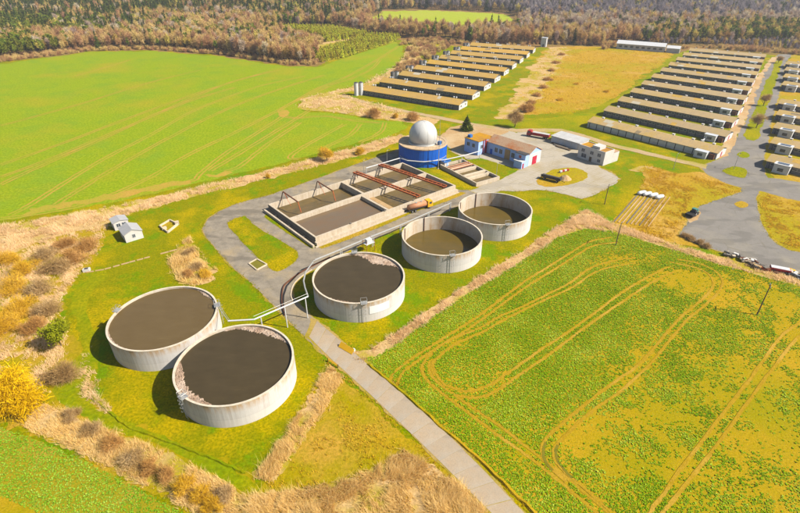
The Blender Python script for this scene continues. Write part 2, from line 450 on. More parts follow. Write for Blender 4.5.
px('ochre_meadow', [(545,50),(560,46),(610,46),(650,51),(672,53),(668,60),(640,80),(610,101),(585,110),(555,114),(520,115),(505,120),(500,116),(512,100),(530,78),(540,62)], 2, 'ochre', .8)
px('green_verge', [(688,50),(676,54),(650,74),(615,99),(588,112),(560,117),(525,119),(508,124),(530,128),(565,130),(590,128),(640,92),(700,52)], 3, 'strip', .5)
px('dry_bank', [(498,119),(506,104),(522,80),(536,60),(548,50),(562,47),(572,48),(560,64),(552,80),(540,96),(528,110),(512,122)], 4, 'dry', 1.2)
px('dry_slope', [(298,108),(303,101),(345,93),(362,100),(395,109),(420,116),(440,120),(432,126),(405,122),(378,119),(340,113),(306,110)], 3, 'dry', .6)
px('dry_verge', [(298,100),(330,92),(365,83),(388,74),(402,62),(408,46),(418,42),(432,46),(420,58),(402,72),(385,80),(360,90),(330,97),(305,104)], 4, 'dry', .6)
px('field_margin', [(-60,236),(0,225),(60,216),(120,205),(170,194),(210,184),(250,175),(290,165),(330,154),(360,146),(390,139),(400,134),(404,139),(385,148),(345,159),(300,171),(250,183),(205,194),(175,201),(150,208),(132,212),(115,220),(60,236),(0,258),(-60,280)], 3, 'dry', .8)
px('rough_ground', [(-60,262),(0,246),(60,232),(108,222),(112,232),(98,250),(92,262),(75,278),(60,300),(62,322),(88,350),(95,378),(92,400),(112,418),(150,432),(200,452),(252,478),(258,492),(246,513),(230,540),(185,513),(140,486),(95,462),(50,440),(0,424),(-60,405)], 2, 'rough', .8)
px('mown_path', [(100,268),(86,280),(72,300),(78,330),(82,352),(60,372),(52,392),(66,408),(100,424),(150,442),(200,466),(240,490),(254,492),(258,484),(235,470),(190,448),(150,432),(108,414),(88,398),(98,372),(98,340),(86,312),(92,290),(108,276)], 3, 'strip', .3, 2)
px('meadow_corner', [(331,366),(345,382),(400,430),(440,462),(490,513),(520,545),(240,545),(252,495),(262,486),(300,440)], 2, 'rough', .5)

REED1 = [(330,366),(343,378),(335,395),(305,440),(272,482),(255,478),(288,430),(318,385)]
REED2 = [(404,449),(425,462),(470,493),(500,530),(235,530),(252,497),(300,490),(350,480),(380,465)]
REED3 = [(188,237),(200,255),(216,270),(213,281),(190,286),(180,281),(168,262),(178,250)]
for p in (REED1, REED2, REED3): px('reed_ground', p, 4, 'dry', .8)
px('bank_ground', [(42,404),(66,412),(100,428),(150,446),(200,470),(245,494),(240,520),(195,513),(140,484),(95,460),(50,438),(24,428)], 4, 'dry', .5)
RAPE = [(364,358),(378,356),(400,340),(440,312),(480,286),(520,262),(556,238),(585,229),(610,231),(640,240),(680,252),(720,265),(760,276),(800,287),(870,306),(900,560),(585,560),(536,513),(480,458),(433,418),(393,382),(366,360)]
px('rape_field', RAPE, 3, 'soil', .3)
CROP2 = [(-70,400),(0,428),(40,441),(90,464),(140,489),(185,515),(215,545),(-70,545)]
px('small_crop_field', CROP2, 3, 'soil2', .3)
px('plough_strip', [(-70,475),(0,496),(30,506),(60,520),(60,550),(-70,550)], 4, 'soil', .3)

# roads and yards
px('perimeter_road', [(402,148),(374,158),(346,168),(330,174),(310,181),(290,188),(270,195),(250,200),(236,204),(220,211),(208,219),(202.4,229),(206,237),(216,249),(230,265),(250,282),(266,298),(278,310),(290,322),(306,338),(322,354),(345,345),(330,332),(312,317),(300,304),(293,297),(292,290),(295,283),(302,276),(313,270),(330,260),(345,253),(372,240),(400,228),(420,222),(442,214),(458,206),(480,198),(498,190),(505,186),(480,180),(455,188),(425,180),(402,166)], 5, 'asphalt', .12, shoulder=('shoulder', .35, .28))
px('concrete_yard', [(498,180),(470,190),(480,196),(500,191),(520,191),(546,190),(568,195),(582,199),(592,196),(608,188),(621,179),(612,173),(600,168),(598,156),(585,150),(562,145),(552,140),(552,134),(535,131),(516,133),(498,127),(470,125),(452,128),(444,136),(452,152),(480,166)], 6, 'concrete_yard', .4, shoulder=('shoulder', .4, .5))
px('dirt_yard', [(440,137),(450,127),(470,124),(498,126.5),(508,131),(498,136),(484,139),(470,143),(456,150),(448,146)], 7, 'dirt', .4)
rd = px('concrete_road', [(306,336),(330,359),(350,377),(400,424),(440,463),(490,513),(515,540),(553,540),(525,513),(480,466),(440,426),(405,394),(380,374),(345,344),(330,331),(312,318)], 6, 'shoulder', .1, shoulder=('shoulder', .25, .25))
LE = catmull(GP([(309,337),(330,358),(350,376),(400,423),(440,462),(490,512),(520,542)]), 12, closed=False); RE = catmull(GP([(317,321),(331,333),(346,346),(381,376),(441,428),(523,512),(550,540)]), 12, closed=False)
def along(P, f):
    L_ = [0.0]
    for p, q in zip(P[:-1], P[1:]): L_.append(L_[-1] + math.dist(p, q))
    d = f*L_[-1]
    for i in range(len(P)-1):
        if d <= L_[i+1] or i == len(P)-2: t = (d-L_[i])/(L_[i+1]-L_[i]); return Vector((P[i][0]+(P[i+1][0]-P[i][0])*t, P[i][1]+(P[i+1][1]-P[i][1])*t))
NS = 17; rgs = random.Random(4)
for k in range(NS):
    f0, f1 = (k+.006)/NS, (k+1-.006)/NS
    q = [along(LE, f0), along(LE, f1), along(RE, f1), along(RE, f0)]; z = .088 + rgs.uniform(0, .02)
    c_ = (q[0]+q[1]+q[2]+q[3])/4
    MB().prism([(p.x-c_.x + rgs.gauss(0,.03), p.y-c_.y + rgs.gauss(0,.03)) for p in q], 0, .12).build('slab', M['road'], rd, loc=(c_.x, c_.y, z - .12))
px('barn_track', [(340,97),(345,95),(365,101),(390,106.5),(410,111),(440,116.5),(470,122.5),(500,127),(516,129),(545,128.5),(562,129),(584,134.5),(612,143.5),(640,150),(680,159.5),(708,165),(706,169),(680,163),(640,153.5),(612,147),(584,138.5),(562,132.5),(545,132),(516,132),(498,130),(470,125.5),(440,119.5),(410,113.5),(390,109),(365,103.5),(348,98.5)], 8, 'track', .15)
px('barn_avenue', [(777,54.5),(772,60),(761,75),(750,102),(746,115),(740,132),(731,147),(727,155),(708,163),(700,167),(707,174),(725,183),(742,188),(742,192),(700,206),(684,226),(680,234),(688,240),(706,247),(726,253),(744,258),(760,265),(780,270),(800,274),(850,286),(850,262),(800,252),(788,250),(778,245),(770,238),(764,228),(760,216),(758,205),(756,197),(760,191),(770,194),(787,199),(800,201),(860,212),(860,190),(800,182.5),(780,179),(768,178),(763,164),(764,157),(768,141),(772,120),(775,107),(778,100),(782,80),(786,62),(792,54)], 5, 'court', .25, shoulder=('shoulder', .4, .45))
px('barn_ground', [(768,104),(762,141),(759,160),(774,178),(800,184),(860,192),(860,50),(796,52),(786,62)], 4, 'ochre', .4)
px('barn_apron', [(779,57),(774,62),(764,76),(754,100),(749,112),(740,132),(732,147),(727,156),(716,159),(722,146),(730,132),(738,115),(747,97),(757,77),(765,66),(772,57)], 6, 'dirt', .3)

# green islands lying in the paving
px('grass_island', [(227,223),(244,216),(254,225),(270,235),(294,249),(298,255),(296,261),(288,267),(280,271),(274,271),(262,262),(246,246),(234,233)], 8, 'lawn', .15, 2)
px('grass_island', [(267,213),(318,247),(312,249),(300,241),(280,229),(264,217)], 8, 'lawn', .15)
px('grass_island', [(318,247),(330,243),(380,223),(420,207),(456,192),(466,193),(448,201),(415,212),(380,227),(345,241),(322,249)], 8, 'rough', .2)
px('grass_island', [(418,167),(440,170),(458,178),(479,188),(472,190),(456,190),(440,182)], 8, 'lawn', .15)
px('grass_island', [(466,160),(480,158),(520,170),(498,181),(488,177)], 8, 'lawn', .2)
px('grass_island', [(536,181),(552,170),(575,168),(588,174),(583,181),(562,186),(545,187)], 9, 'ochre', .25, 2)
px('grass_island', [(780,58),(775,62),(770,76),(762,91),(757,104),(753,113),(747,126),(743,136),(746,139.5),(754,141),(758,139),(762,125),(768,104),(775,85),(780,70),(782,60)], 8, 'strip', .25)
px('grass_island', [(737,154),(743,151.5),(749,154),(749,157),(743,158),(738,156)], 8, 'strip', .1, 2)
px('grass_island', [(722,171),(733,166.5),(744,168.5),(747,172),(744,178),(733,176)], 8, 'strip', .15, 2)
px('grass_island', [(734,204),(741,201),(748,204),(747,207),(740,208)], 8, 'rough', .1, 2)
px('grass_island', [(538,133),(550,133),(558,137),(552,140),(540,136)], 9, 'strip', .1)
px('dry_verge', [(700,172),(715,178),(748,187),(748,194),(722,200),(704,205),(690,224),(686,236),(700,248),(668,242),(640,236),(615,231),(610,227),(626,207),(640,190),(645,180),(640,170),(652,166),(676,174)], 4, 'ochre', .4)
px('dry_verge', [(756,190),(770,193),(787,197),(800,200),(860,210),(860,266),(800,254),(786,252),(774,247),(767,238),(761,228),(757,217),(755,206)], 4, 'ochre', .3)
px('slab_bed', [(612,222),(637,193),(664,198),(646,228)], 6, 'ochre', .15)
px('boundary_strip', [(350,356),(356,352),(372,350),(400,331),(440,303),(480,277),(520,253),(552,231),(575,216),(586,209),(600,217),(612,224),(640,232),(668,242),(700,252),(740,262),(780,274),(800,281),(870,300),(870,306),(800,287),(760,276),(720,265),(680,252),(640,240),(610,232),(585,229),(558,238),(522,262),(480,287),(440,313),(402,341),(376,359),(362,366)], 5, 'dry', .3)
for i, pts in enumerate(([(628,170),(642,166),(652,167),(650,172),(638,172)],)):
    px('dry_verge', pts, 5, 'dry', .3)

# ------------------------------------------------------------------ wheel tracks
TRACKS = []
def strip_sheet(name, wpts, width, level, mat, wob=.06):
    p = catmull(wpts, 6, closed=False)
    L = []; Rr = []; rg = random.Random(len(p) * 13 + int(abs(p[0][0]) * 10))
    for i, q in enumerate(p):
        a = np.array(p[max(i-1, 0)]); b = np.array(p[min(i+1, len(p)-1)]); d = b - a; n = np.array([-d[1], d[0]]) / (np.linalg.norm(d) + 1e-9)
        w = width / 2 * (1 + rg.uniform(-.2, .2)); q = np.array(q) + n * rg.gauss(0, wob)
        L.append(tuple(q + n * w)); Rr.append(tuple(q - n * w))
    mb = MB(); k = len(L); z = level * .012
    mb.add([(x, y, z) for x, y in L] + [(x, y, z) for x, y in Rr], [(i, i+1, k+i+1, k+i) for i in range(k-1)])
    o = mb.build(name, mat); o['kind'] = 'structure'
    return p
def zz(off, s, pts): return [(off[0] + a / s, off[1] + b / s) for a, b in pts]
A = (380, 210); B = (560, 210); C3 = (380, 359); D = (560, 359); s = 3.329
RAPE_TRACKS = [
    zz(A, s, [(770,92),(700,105),(640,140),(560,190),(480,240),(400,300),(320,360),(240,410),(170,455),(100,500),(50,540),(30,575),(28,592)]),
    zz(A, s, [(790,108),(710,120),(650,155),(570,205),(490,255),(410,312),(330,372),(250,425),(190,460),(130,500),(75,545),(55,590),(60,605)]),
    zz(A, s, [(850,160),(799,165),(740,180),(690,200),(630,245),(560,280),(480,320),(400,355),(330,395),(240,430),(170,480),(142,520),(142,545),(165,576),(220,621)]),
    zz(A, s, [(850,178),(799,185),(745,197),(700,217),(640,258),(560,295),(480,332),(410,368),(340,408),(250,448),(195,490),(175,520),(180,550)]),
    zz(C3, s, [(140,20),(145,50),(170,85),(220,125),(300,185),(400,260),(500,330),(600,410),(700,495),(760,545)]),
    zz(C3, s, [(165,10),(165,45),(195,82),(240,115),(310,165),(420,240),(520,320),(620,395),(760,513),(800,545)]),
    zz(B, s, [(360,190),(290,225),(200,280),(100,355),(0,425),(-70,470),(-105,496),(-170,541),(-230,581),(-280,601),(-330,601),(-385,581),(-415,541),(-425,500)]),
    zz(B, s, [(380,205),(300,245),(210,305),(100,380),(0,455),(-55,496),(-130,546),(-200,596),(-250,621),(-300,626),(-350,616)]),
    zz(B, s, [(370,175),(440,190),(490,210),(510,240),(500,270),(460,310),(400,360),(330,440),(265,513),(199,561),(100,636),(20,701),(-30,746),(-55,776),(-60,816),(-40,851),(20,906)]),
    zz(B, s, [(390,165),(450,175),(510,200),(540,235),(530,270),(480,320),(430,360),(360,440),(300,513),(199,606),(120,661),(50,721),(0,771),(-20,796),(-15,836),(20,876),(80,926),(170,1006)]),
    zz(B, s, [(860,350),(799,378),(760,400),(720,440),(670,513),(600,606),(500,736),(400,866),(300,1009),(270,1050)]),
    zz(B, s, [(860,385),(799,420),(760,460),(720,513),(650,606),(550,746),(450,876),(345,1009),(315,1050)]),
]
M['rut'] = ground_mat('rut_soil', 'b8941e', 'c29c28', 'd0a640', .1, .7, 3.0, (.5, .66), .1)
for i, t in enumerate(RAPE_TRACKS):
    q = np.array(strip_sheet('wheel_track', GP(t), .62, 5 + i*.35, M['rut']))
    TRACKS += [a_ + (b_ - a_)*np.linspace(0, 1, max(2, int(np.linalg.norm(b_ - a_)/.3)))[:, None] for a_, b_ in zip(q[:-1], q[1:])]
M['rut_w'] = ground_mat('wheat_rut_soil', 'c8a040', 'd0a64e', 'b4a838', .08, .5, 2.0, (.38, .6), .08)
WL = [3.3]
W2 = lambda pts: [(a / 2, 40 + b / 2) for a, b in pts]
for pts in ([(610,72),(520,92),(440,120),(380,145),(300,190),(200,242),(110,298),(60,330),(20,350)],
            [(660,92),(600,118),(480,180),(380,228),(290,280),(180,325),(90,345),(0,358)],
            [(570,150),(500,195),(440,235),(400,268),(388,280),(340,290),(260,305)],
            [(600,165),(540,205),(480,252),(450,262)],
            [(690,168),(640,195),(600,218),(580,235),(600,238)],
            [(720,168),(700,190),(650,215)],
            [(770,165),(760,185),(720,205)],
            [(560,140),(565,150),(590,156),(650,152),(700,160),(760,166)],
            [(800,10),(770,30),(700,70),(640,95),(580,128),(558,142)],
            [(470,95),(380,122),(250,175),(120,230),(0,275)],
            [(260,40),(210,55),(150,72)], [(540,62),(420,98),(280,148),(130,205),(0,250)], [(650,70),(560,98),(450,140),(330,200),(220,262),(150,305),(110,330)], [(620,140),(540,190),(470,232),(420,262)], [(400,60),(300,85),(160,128),(0,172)],
            [(560,60),(460,85),(330,140),(190,205),(60,262),(0,290)],
            [(760,40),(740,60),(700,78),(660,90)]):
    WL[0] += .3
    for o in (-.9, .9):
        w = GP(W2(pts)); wp = []
        for i, q in enumerate(w):
            a = np.array(w[max(i-1,0)]); b = np.array(w[min(i+1,len(w)-1)]); d = b-a; n = np.array([-d[1],d[0]])/np.linalg.norm(d)
            wp.append(tuple(np.array(q) + n*o))
        strip_sheet('wheel_track', wp, .75, WL[0] + (.15 if o > 0 else 0), M['rut_w'], .12)
for pts in (W2([(60,336),(180,318),(260,300),(330,285),(380,280),(385,288),(300,302),(240,315),(140,335),(40,352)]), W2([(410,270),(450,262),(480,262),(450,272),(415,275)]),
            W2([(555,142),(570,139),(578,150),(564,154)])):
    sheet('bare_patch', GP(pts), 3, M['rut_w'], .9)
# water standing in the ruts
for pts in ([(552,279),(545,300),(545,325),(556,352),(575,372)], [(592,288),(586,305),(590,335),(610,365),(640,398)]):
    strip_sheet('puddle', GP(zz(C3, s, pts)), .5, 10, M['water'], .03)

# ------------------------------------------------------------------ slurry tanks
TR, TH = 12.0, 5.82
def ring_mesh(name, ro, ri, z0, z1, mat, n=96):
    mb = MB(); vs = []
    for r, z in ((ro, z0), (ro, z1), (ri, z1), (ri, z0)):
        vs += [(r*math.cos(2*math.pi*i/n), r*math.sin(2*math.pi*i/n), z) for i in range(n)]
    fs = []
    for k in range(4):
        a, b = k * n, ((k + 1) % 4) * n
        fs += [(a+i, a+(i+1)%n, b+(i+1)%n, b+i) for i in range(n)]
    mb.add(vs, fs); me = mb.mesh(name, mat)
    for p in me.polygons: p.use_smooth = False
    return me
WALL_ME = ring_mesh('wall', TR - .06, TR - .40, 0, TH - .16, M['tank'])
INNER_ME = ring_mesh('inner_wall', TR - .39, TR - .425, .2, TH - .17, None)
RIM_ME = ring_mesh('rim', TR - .03, TR - .43, TH - .16, TH, M['rim'])
def disc_mesh(name, r, mat, n=96):
    mb = MB(); mb.add([(r*math.cos(2*math.pi*i/n), r*math.sin(2*math.pi*i/n), 0) for i in range(n)], [tuple(range(n))]); return mb.mesh(name, mat)
SL = {k: disc_mesh('slurry', TR - .43, M[k]) for k in ('slurry', 'slurry_d', 'slurry_g')}
def crust(parent, z, a0, a1, wfun, seed):
    rg = np.random.default_rng(seed); na = max(12, int((a1 - a0) * 12 / .28)); nr = 12
    vs = []; fs = []
    for i in range(na + 1):
        t = i / na; a = a0 + (a1 - a0) * t; w = max(.05, wfun(t) * (1 + .25 * math.sin(7 * t + seed) + rg.normal(0, .1)))
        for j in range(nr + 1):
            r = TR - .44 - w * j / nr
            h = .02 + abs(rg.normal(0, .09)) * (1 if 0 < j < nr else .2)
            if j == nr or i in (0, na): h = -.05
            vs.append((r*math.cos(a) + rg.normal(0,.05), r*math.sin(a) + rg.normal(0,.05), z + h))
    for i in range(na):
        for j in range(nr):
            q = i * (nr + 1) + j; fs.append((q, q+1, q+nr+2, q+nr+1))
    MB().add(vs, fs).build('floating_crust', M['crust'], parent)
def ladder(parent, ang, out=.35, cage=True):
    ca, sa = math.cos(ang), math.sin(ang)
    def P(r, t, z): return (r*ca - t*sa, r*sa + t*ca, z)
    mb = MB()
    for t in (-.3, .3): mb.tube(P(TR+out, t, 0.2), P(TR+out, t, TH+1.1), .05, 5)
    o = mb.build('ladder', M['steel'], parent)
    mr = MB()
    for k in range(14): mr.tube(P(TR+out, -.3, .5+k*.42), P(TR+out, .3, .5+k*.42), .03, 4)
    mr.build('rung', M['steel'], o)['kind'] = 'stuff'
    if cage:
        mc = MB()
        for z in (2.6, 3.6, 4.6, 5.6):
            pts = [P(TR+out+.45*math.sin(b)*1.4, -.42*math.cos(b), z) for b in np.linspace(0, math.pi, 6)]
            mc.path(pts, .03, 4)
        mc.build('safety_cage', M['steel'], o)['kind'] = 'stuff'
    mp = MB(); c = P(TR - .1, 0, 0)
    mp.obox((c[0], c[1]), (1.4, 1.6, .08), ang, TH + .02)
    for t in (-.75, .75):
        for r in (TR-.75, TR+.5): mp.tube(P(r, t, TH), P(r, t, TH+1.1), .035, 4)
        mp.tube(P(TR-.75, t, TH+1.1), P(TR+.5, t, TH+1.1), .035, 4)
    mp.tube(P(TR-.75, -.75, TH+1.1), P(TR-.75, .75, TH+1.1), .035, 4)
    mp.build('platform', M['steel'], o)
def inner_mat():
    t = NT('stained_bounce_tinted_concrete')  # brown stains, plus a warm base colour standing in for bounced light
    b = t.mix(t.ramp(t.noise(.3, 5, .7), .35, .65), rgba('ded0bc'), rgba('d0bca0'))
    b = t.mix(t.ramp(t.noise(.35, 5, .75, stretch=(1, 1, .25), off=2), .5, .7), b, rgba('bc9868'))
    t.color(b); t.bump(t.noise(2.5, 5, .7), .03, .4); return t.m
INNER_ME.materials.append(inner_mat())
CEN = [(-34.0, 75.5), (-54.7, 90.4), (-10.7, 107.0), (12.5, 128.8), (31.2, 146.8)]
TANKS = [
 ('round concrete slurry tank nearest the camera, brimful, pale crust on its left edge', 5.25, 'slurry_d', [233]),
 ('round concrete slurry tank farthest left, brimful with smooth brown slurry, overlapped by the nearest tank', 5.3, 'slurry', [170, 20]),
 ('full round concrete slurry tank with a white board on its front wall', 5.2, 'slurry_d', [-80, 100]),
 ('half empty round tank, middle of the row of three beside the rape field', 1.25, 'slurry_g', [-80]),
 ('half empty round tank at the far end of the row, nearest the yard', .85, 'slurry_g', [-80])]
tanks = []
for (x, y), (lab, z, sm, lads) in zip(CEN, TANKS):
    t = thing('slurry_tank', lab, 'tank', (x, y, 0), 0, 'round slurry tanks')
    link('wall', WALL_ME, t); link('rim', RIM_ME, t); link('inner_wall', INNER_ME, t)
    link('slurry', SL[sm], t, (0, 0, z))
    for a in lads: ladder(t, R_(a), cage=(a != 170))
    if sm == 'slurry_g':
        for a in (115, 165):
            ca, sa = math.cos(R_(a)), math.sin(R_(a)); MB().tube(((TR-.6)*ca, (TR-.6)*sa, .3), ((TR-.6)*ca, (TR-.6)*sa, TH+.5), .12, 6).build('inlet_pipe', M['rust_d'], t)
    tanks.append(t)
crust(tanks[0], 5.27, R_(178), R_(266), lambda t: 1.9*math.sin(math.pi*t)**.8 + .1, 1)
crust(tanks[0], 5.27, R_(30), R_(118), lambda t: (2.1*math.sin(math.pi*min(1, t*1.15))**1.2 if t < .87 else .2) + .1, 2)
crust(tanks[1], 5.32, R_(28), R_(70), lambda t: .7*math.sin(math.pi*t), 3)
crust(tanks[1], 5.32, R_(205), R_(262), lambda t: .35*math.sin(math.pi*t)+.05, 7)
crust(tanks[2], 5.22, R_(12), R_(108), lambda t: 3.2*math.sin(math.pi*t)**1.3, 4)
crust(tanks[2], 5.22, R_(215), R_(312), lambda t: .7*math.sin(math.pi*t)+.1, 5)
def plate(parent, name, a0, a1, z0, z1, mat):
    mb = MB(); n = 10; vs = []
    for r in (TR + .01, TR - .05):
        for i in range(n + 1):
            a = a0 + (a1-a0)*i/n; vs += [(r*math.cos(a), r*math.sin(a), z0), (r*math.cos(a), r*math.sin(a), z1)]
    m = 2*(n+1); fs = []
    for i in range(n):
        q = 2*i; fs += [(q,q+2,q+3,q+1), (m+q,m+q+1,m+q+3,m+q+2), (q+1,q+3,m+q+3,m+q+1), (q,m+q,m+q+2,q+2)]
    fs += [(0,1,m+1,m), (2*n,m+2*n,m+2*n+1,2*n+1)]
    mb.add(vs, fs).build(name, mat, parent)
plate(tanks[2], 'board', R_(-74), R_(-48), 2.3, 4.5, M['board'])

# ------------------------------------------------------------------ overhead slurry pipe
def g3(u, v, z): x, y = G(u, v, z); return (x, y, z)
t = thing('overhead_pipe', 'raised white slurry pipe on thin posts linking the two left tanks over the road', 'pipe', g3(308, 317, 0))
o0 = Vector(t.location)
L = lambda p: tuple(Vector(p) - o0)
p1, p2, p3, p4 = g3(228, 321, 6.3), g3(254, 319.5, 6.4), g3(308, 296.5, 6.3), g3(305.5, 272, 5.6)
MB().path([L(p1), L(p2), L(p3)], .18, 8).build('pipe', M['white'], t)
MB().path([L(p3), L(g3(305, 288, 6.2)), L(g3(303.5, 281, 5.8)), L(p4), L(g3(313, 262, 4.2))], .2, 8).build('drop_pipe', M['steel'], t)
MB().path([L((p2[0], p2[1], 7.3)), L((p3[0], p3[1], 7.2))], .04, 4).build('handrail', M['steel'], t)
for q in ((308, 317), (288, 326), (269, 325)):
    x, y = G(*q); f = (x - p2[0]) / (p3[0] - p2[0])
    yy = p2[1] + (p3[1]-p2[1])*f
    MB().tube(L((x, yy, 0)), L((x, yy, 6.3)), .14, 6).build('post', M['white'], t)
t = thing('stair_pipe', 'thin steel brace running between the two full left tanks', 'pipe', g3(216, 306, 0)); o0 = Vector(t.location)
MB().path([L(g3(216, 304, 5.8)), L(g3(229, 322, 5.9))], .1, 6).build('pipe', M['steel'], t)
MB().path([L(g3(217, 302, 6.8)), L(g3(229.5, 320, 6.9))], .05, 6).build('handrail', M['steel'], t)
t = thing('pipe_run', 'pair of white pipes on short posts along the road behind the three tanks', 'pipe', g3(345, 252, 0)); o0 = Vector(t.location)
run = [g3(313, 261, 4.2), g3(340, 250, 3.8), g3(372, 236.5, 3.6), g3(400, 225.5, 3.5), g3(428, 213, 3.3), g3(450, 203.5, 3.0)]
for dz, dn in ((0, 0), (0, .8)):
    MB().path([L((x+.5*dn, y+.9*dn, z+dz)) for x, y, z in run], .13, 8).build('pipe', M['steel'], t)
for x, y, z in run[1:]:
    for dn in (0, .8): MB().tube(L((x+.5*dn, y+.9*dn, 0)), L((x+.5*dn, y+.9*dn, z)), .12, 6).build('post', M['white'], t)
t = thing('valve_platform', 'small white railed valve platform behind the tank with the white board', 'platform', g3(369, 251, 0), R_(40))
MB().box(-1.6, 1.6, -1, 1, 2.9, 3.05).build('deck', M['white'], t)
for sx in (-1.5, 1.5):
    for sy in (-.9, .9): MB().tube((sx, sy, 0), (sx, sy, 4.1), .08, 6).build('post', M['rust'], t)
MB().box(-.9, .9, -.5, .6, 3.05, 4.3).build('control_cabinet', M['white'], t)

# low curved retaining wall round the tank with the board
wp = catmull(GP([(285,316),(282.5,306),(282,297),(284,287),(290,281),(301,273),(312,267),(330,258)]), 5, closed=False)
mb = MB()
for a, b in zip(wp[:-1], wp[1:]): mb.bar((a[0], a[1], .25), (b[0], b[1], .25), .18, .5)
tag(mb.build('retaining_wall', M['rust_d']), 'low dark curved retaining wall beside the tank with the white board', 'wall')
wp = catmull(GP([(293,301),(291,296),(292,289),(295,283),(302,276.5),(312,270)]), 5, closed=False)
mb = MB()
for a, b in zip(wp[:-1], wp[1:]): mb.bar((a[0], a[1], .12), (b[0], b[1], .12), .25, .24)
tag(mb.build('kerb', M['conc']), 'pale concrete kerb curving inside the dark retaining wall', 'kerb')

# ------------------------------------------------------------------ concrete lagoon in compartments
fx, fy = -26.0, 132.8
dx = Vector((46.9, 39.6)); LW = dx.length; rz = math.atan2(dx.y, dx.x); LD = 30.8
lag = thing('settling_lagoon', 'large rectangular concrete lagoon split into four open compartments', 'lagoon', (fx, fy, 0), rz)
LT = 2.5; w = .6
MB().box(0, LW, 0, w, 0, LT).build('wall', M['lagoon'], lag)
MB().box(0, LW, LD - w, LD, 0, LT).build('wall', M['lagoon'], lag)
MB().box(0, w, w, LD - w, 0, LT - .004).build('wall', M['lagoon'], lag)
MB().box(LW - w, LW, w, LD - w, 0, LT - .004).build('wall', M['lagoon'], lag)
mid = LD * .52
MB().box(w, LW - w, mid - .8, mid + .8, 0, LT - .01).build('dividing_wall', M['lagoon'], lag)
c1 = LW * .475
MB().box(c1 - .45, c1 + .45, w, mid - .8, 0, LT - .014).build('dividing_wall', M['lagoon'], lag)
c2 = LW * .50
MB().box(c2 - .45, c2 + .45, mid + .8, LD - w, 0, LT - .014).build('dividing_wall', M['lagoon'], lag)
MB().box(-.4, LW + .1, -1.3, -.01, 0, 1.15).build('outer_ledge', M['lagoon'], lag)
MB().box(-1.2, LW + .1, -1.9, -1.32, 0, .3).build('outer_kerb', M['lagoon'], lag)
MB().box(-1.9, -1.3, -1.3, LD, 0, .95).build('outer_kerb', M['lagoon'], lag)
MB().box(-.06, 0, .1, LD - .1, .5, LT - .25).build('dark_band', M['conc_d'], lag)  # darker concrete plate over most of the outer left face
def pool(x0, x1, y0, y1, z, mat): MB().add([(x0,y0,z),(x1,y0,z),(x1,y1,z),(x0,y1,z)], [(0,1,2,3)]).build('slurry', M[mat], lag)
pool(w - .01, c1 - .44, w - .01, mid - .79, 1.25, 'slurry_l')
pool(c1 + .44, LW - w + .01, w - .01, mid - .79, .3, 'slurry_o')
pool(w - .01, c2 - .44, mid + .79, LD - w + .01, .3, 'slurry_o')
pool(c2 + .44, LW - w + .01, mid + .79, LD - w + .01, .35, 'slurry_o')
MB().box(c1 + 3, c1 + 5, w, mid - .8, .1, .55).build('sludge_bank', M['dirt'], lag)
for fr in (.22, .45, .66): MB().obox((LW*fr, .4), (.5, .5, .35), 0, LT).build('sluice_post', M['conc_d'], lag)
for k, fr in enumerate((.2, .5, .8)): MB().obox((-.75, LD*fr), (.7, .7, .7), 0, 0).build('outlet_block', M['conc'], lag)

def loc2w(x, y, z=0): 
    ca, sa = math.cos(rz), math.sin(rz); return (fx + ca*x - sa*y, fy + sa*x + ca*y, z)
def gantry(x0, x1, lab):
    # twin beam travelling bridge from the back wall (x0) to the front wall (x1)
    o = thing('scraper_bridge', lab, 'bridge', loc2w(x0, LD - .4, LT), rz, 'rusty bridges across the lagoon')
    run = x1 - x0; ln = LD - .8
    def P(f, off, z): return (run*f + off, -ln*f, z)
    for off in (-.75, .75):
        MB().bar(P(0, off, 2.3), P(1, off, .9), .42, .5).build('beam', M['rust'], o)
    n = 16
    for k in range(n + 1): 
        f = k / n; z = 2.3 - 1.4*f
        MB().bar(P(f, -.75, z), P(f, .75, z), .2, .16).build('cross_bar', M['rust'], o)
    for f in (0.0, .48, .96):
        z = 2.3 - 1.4*f
        for off in (-.55, .55):
            x, y, _ = P(f, off, 0)
            MB().bar((x, y - .5, z), (x, y + .9, 0 if f in (0.0,) else -.02), .18, .18).build('leg', M['rust_d'], o)
            MB().bar((x, y - .5, z), (x, y - 1.0, -.02), .18, .18).build('leg', M['rust_d'], o)
    for off in (-.62, .62):
        MB().bar(P(0, off, 3.0), P(.5, off, 2.3), .06, .06).build('handrail', M['rust'], o)
gantry(LW*.60, LW*.70, 'long rusty orange bridge crossing the middle of the lagoon')
gantry(LW*.80, LW*.915, 'long rusty orange bridge at the lagoon end nearest the blue tank')
def lifter(fr, lab):
    o = thing('lifting_frame', lab, 'frame', loc2w(LW*fr, LD - .4, LT), rz, 'brown lifting frames')
    for a in (-.8, .8): MB().bar((a*1.6, 0, 0), (a*.3, 0, 3.0), .24, .24).build('leg', M['rust_d'], o)
    MB().bar((0, .1, 3.0), (.5, -9.0, 2.2), .32, .36).build('boom', M['rust_d'], o)
    MB().bar((.5, -9.0, 2.2), (.6, -10.2, -1.3), .24, .24).build('hanger', M['rust'], o)
    MB().bar((.1, 0.0, 3.0), (.3, -4.0, -1.2), .1, .1).build('hanger', M['rust'], o)
lifter(.10, 'brown steel lifting frame over the left corner of the lagoon')
lifter(.33, 'brown steel lifting frame beside the cross wall of the lagoon')

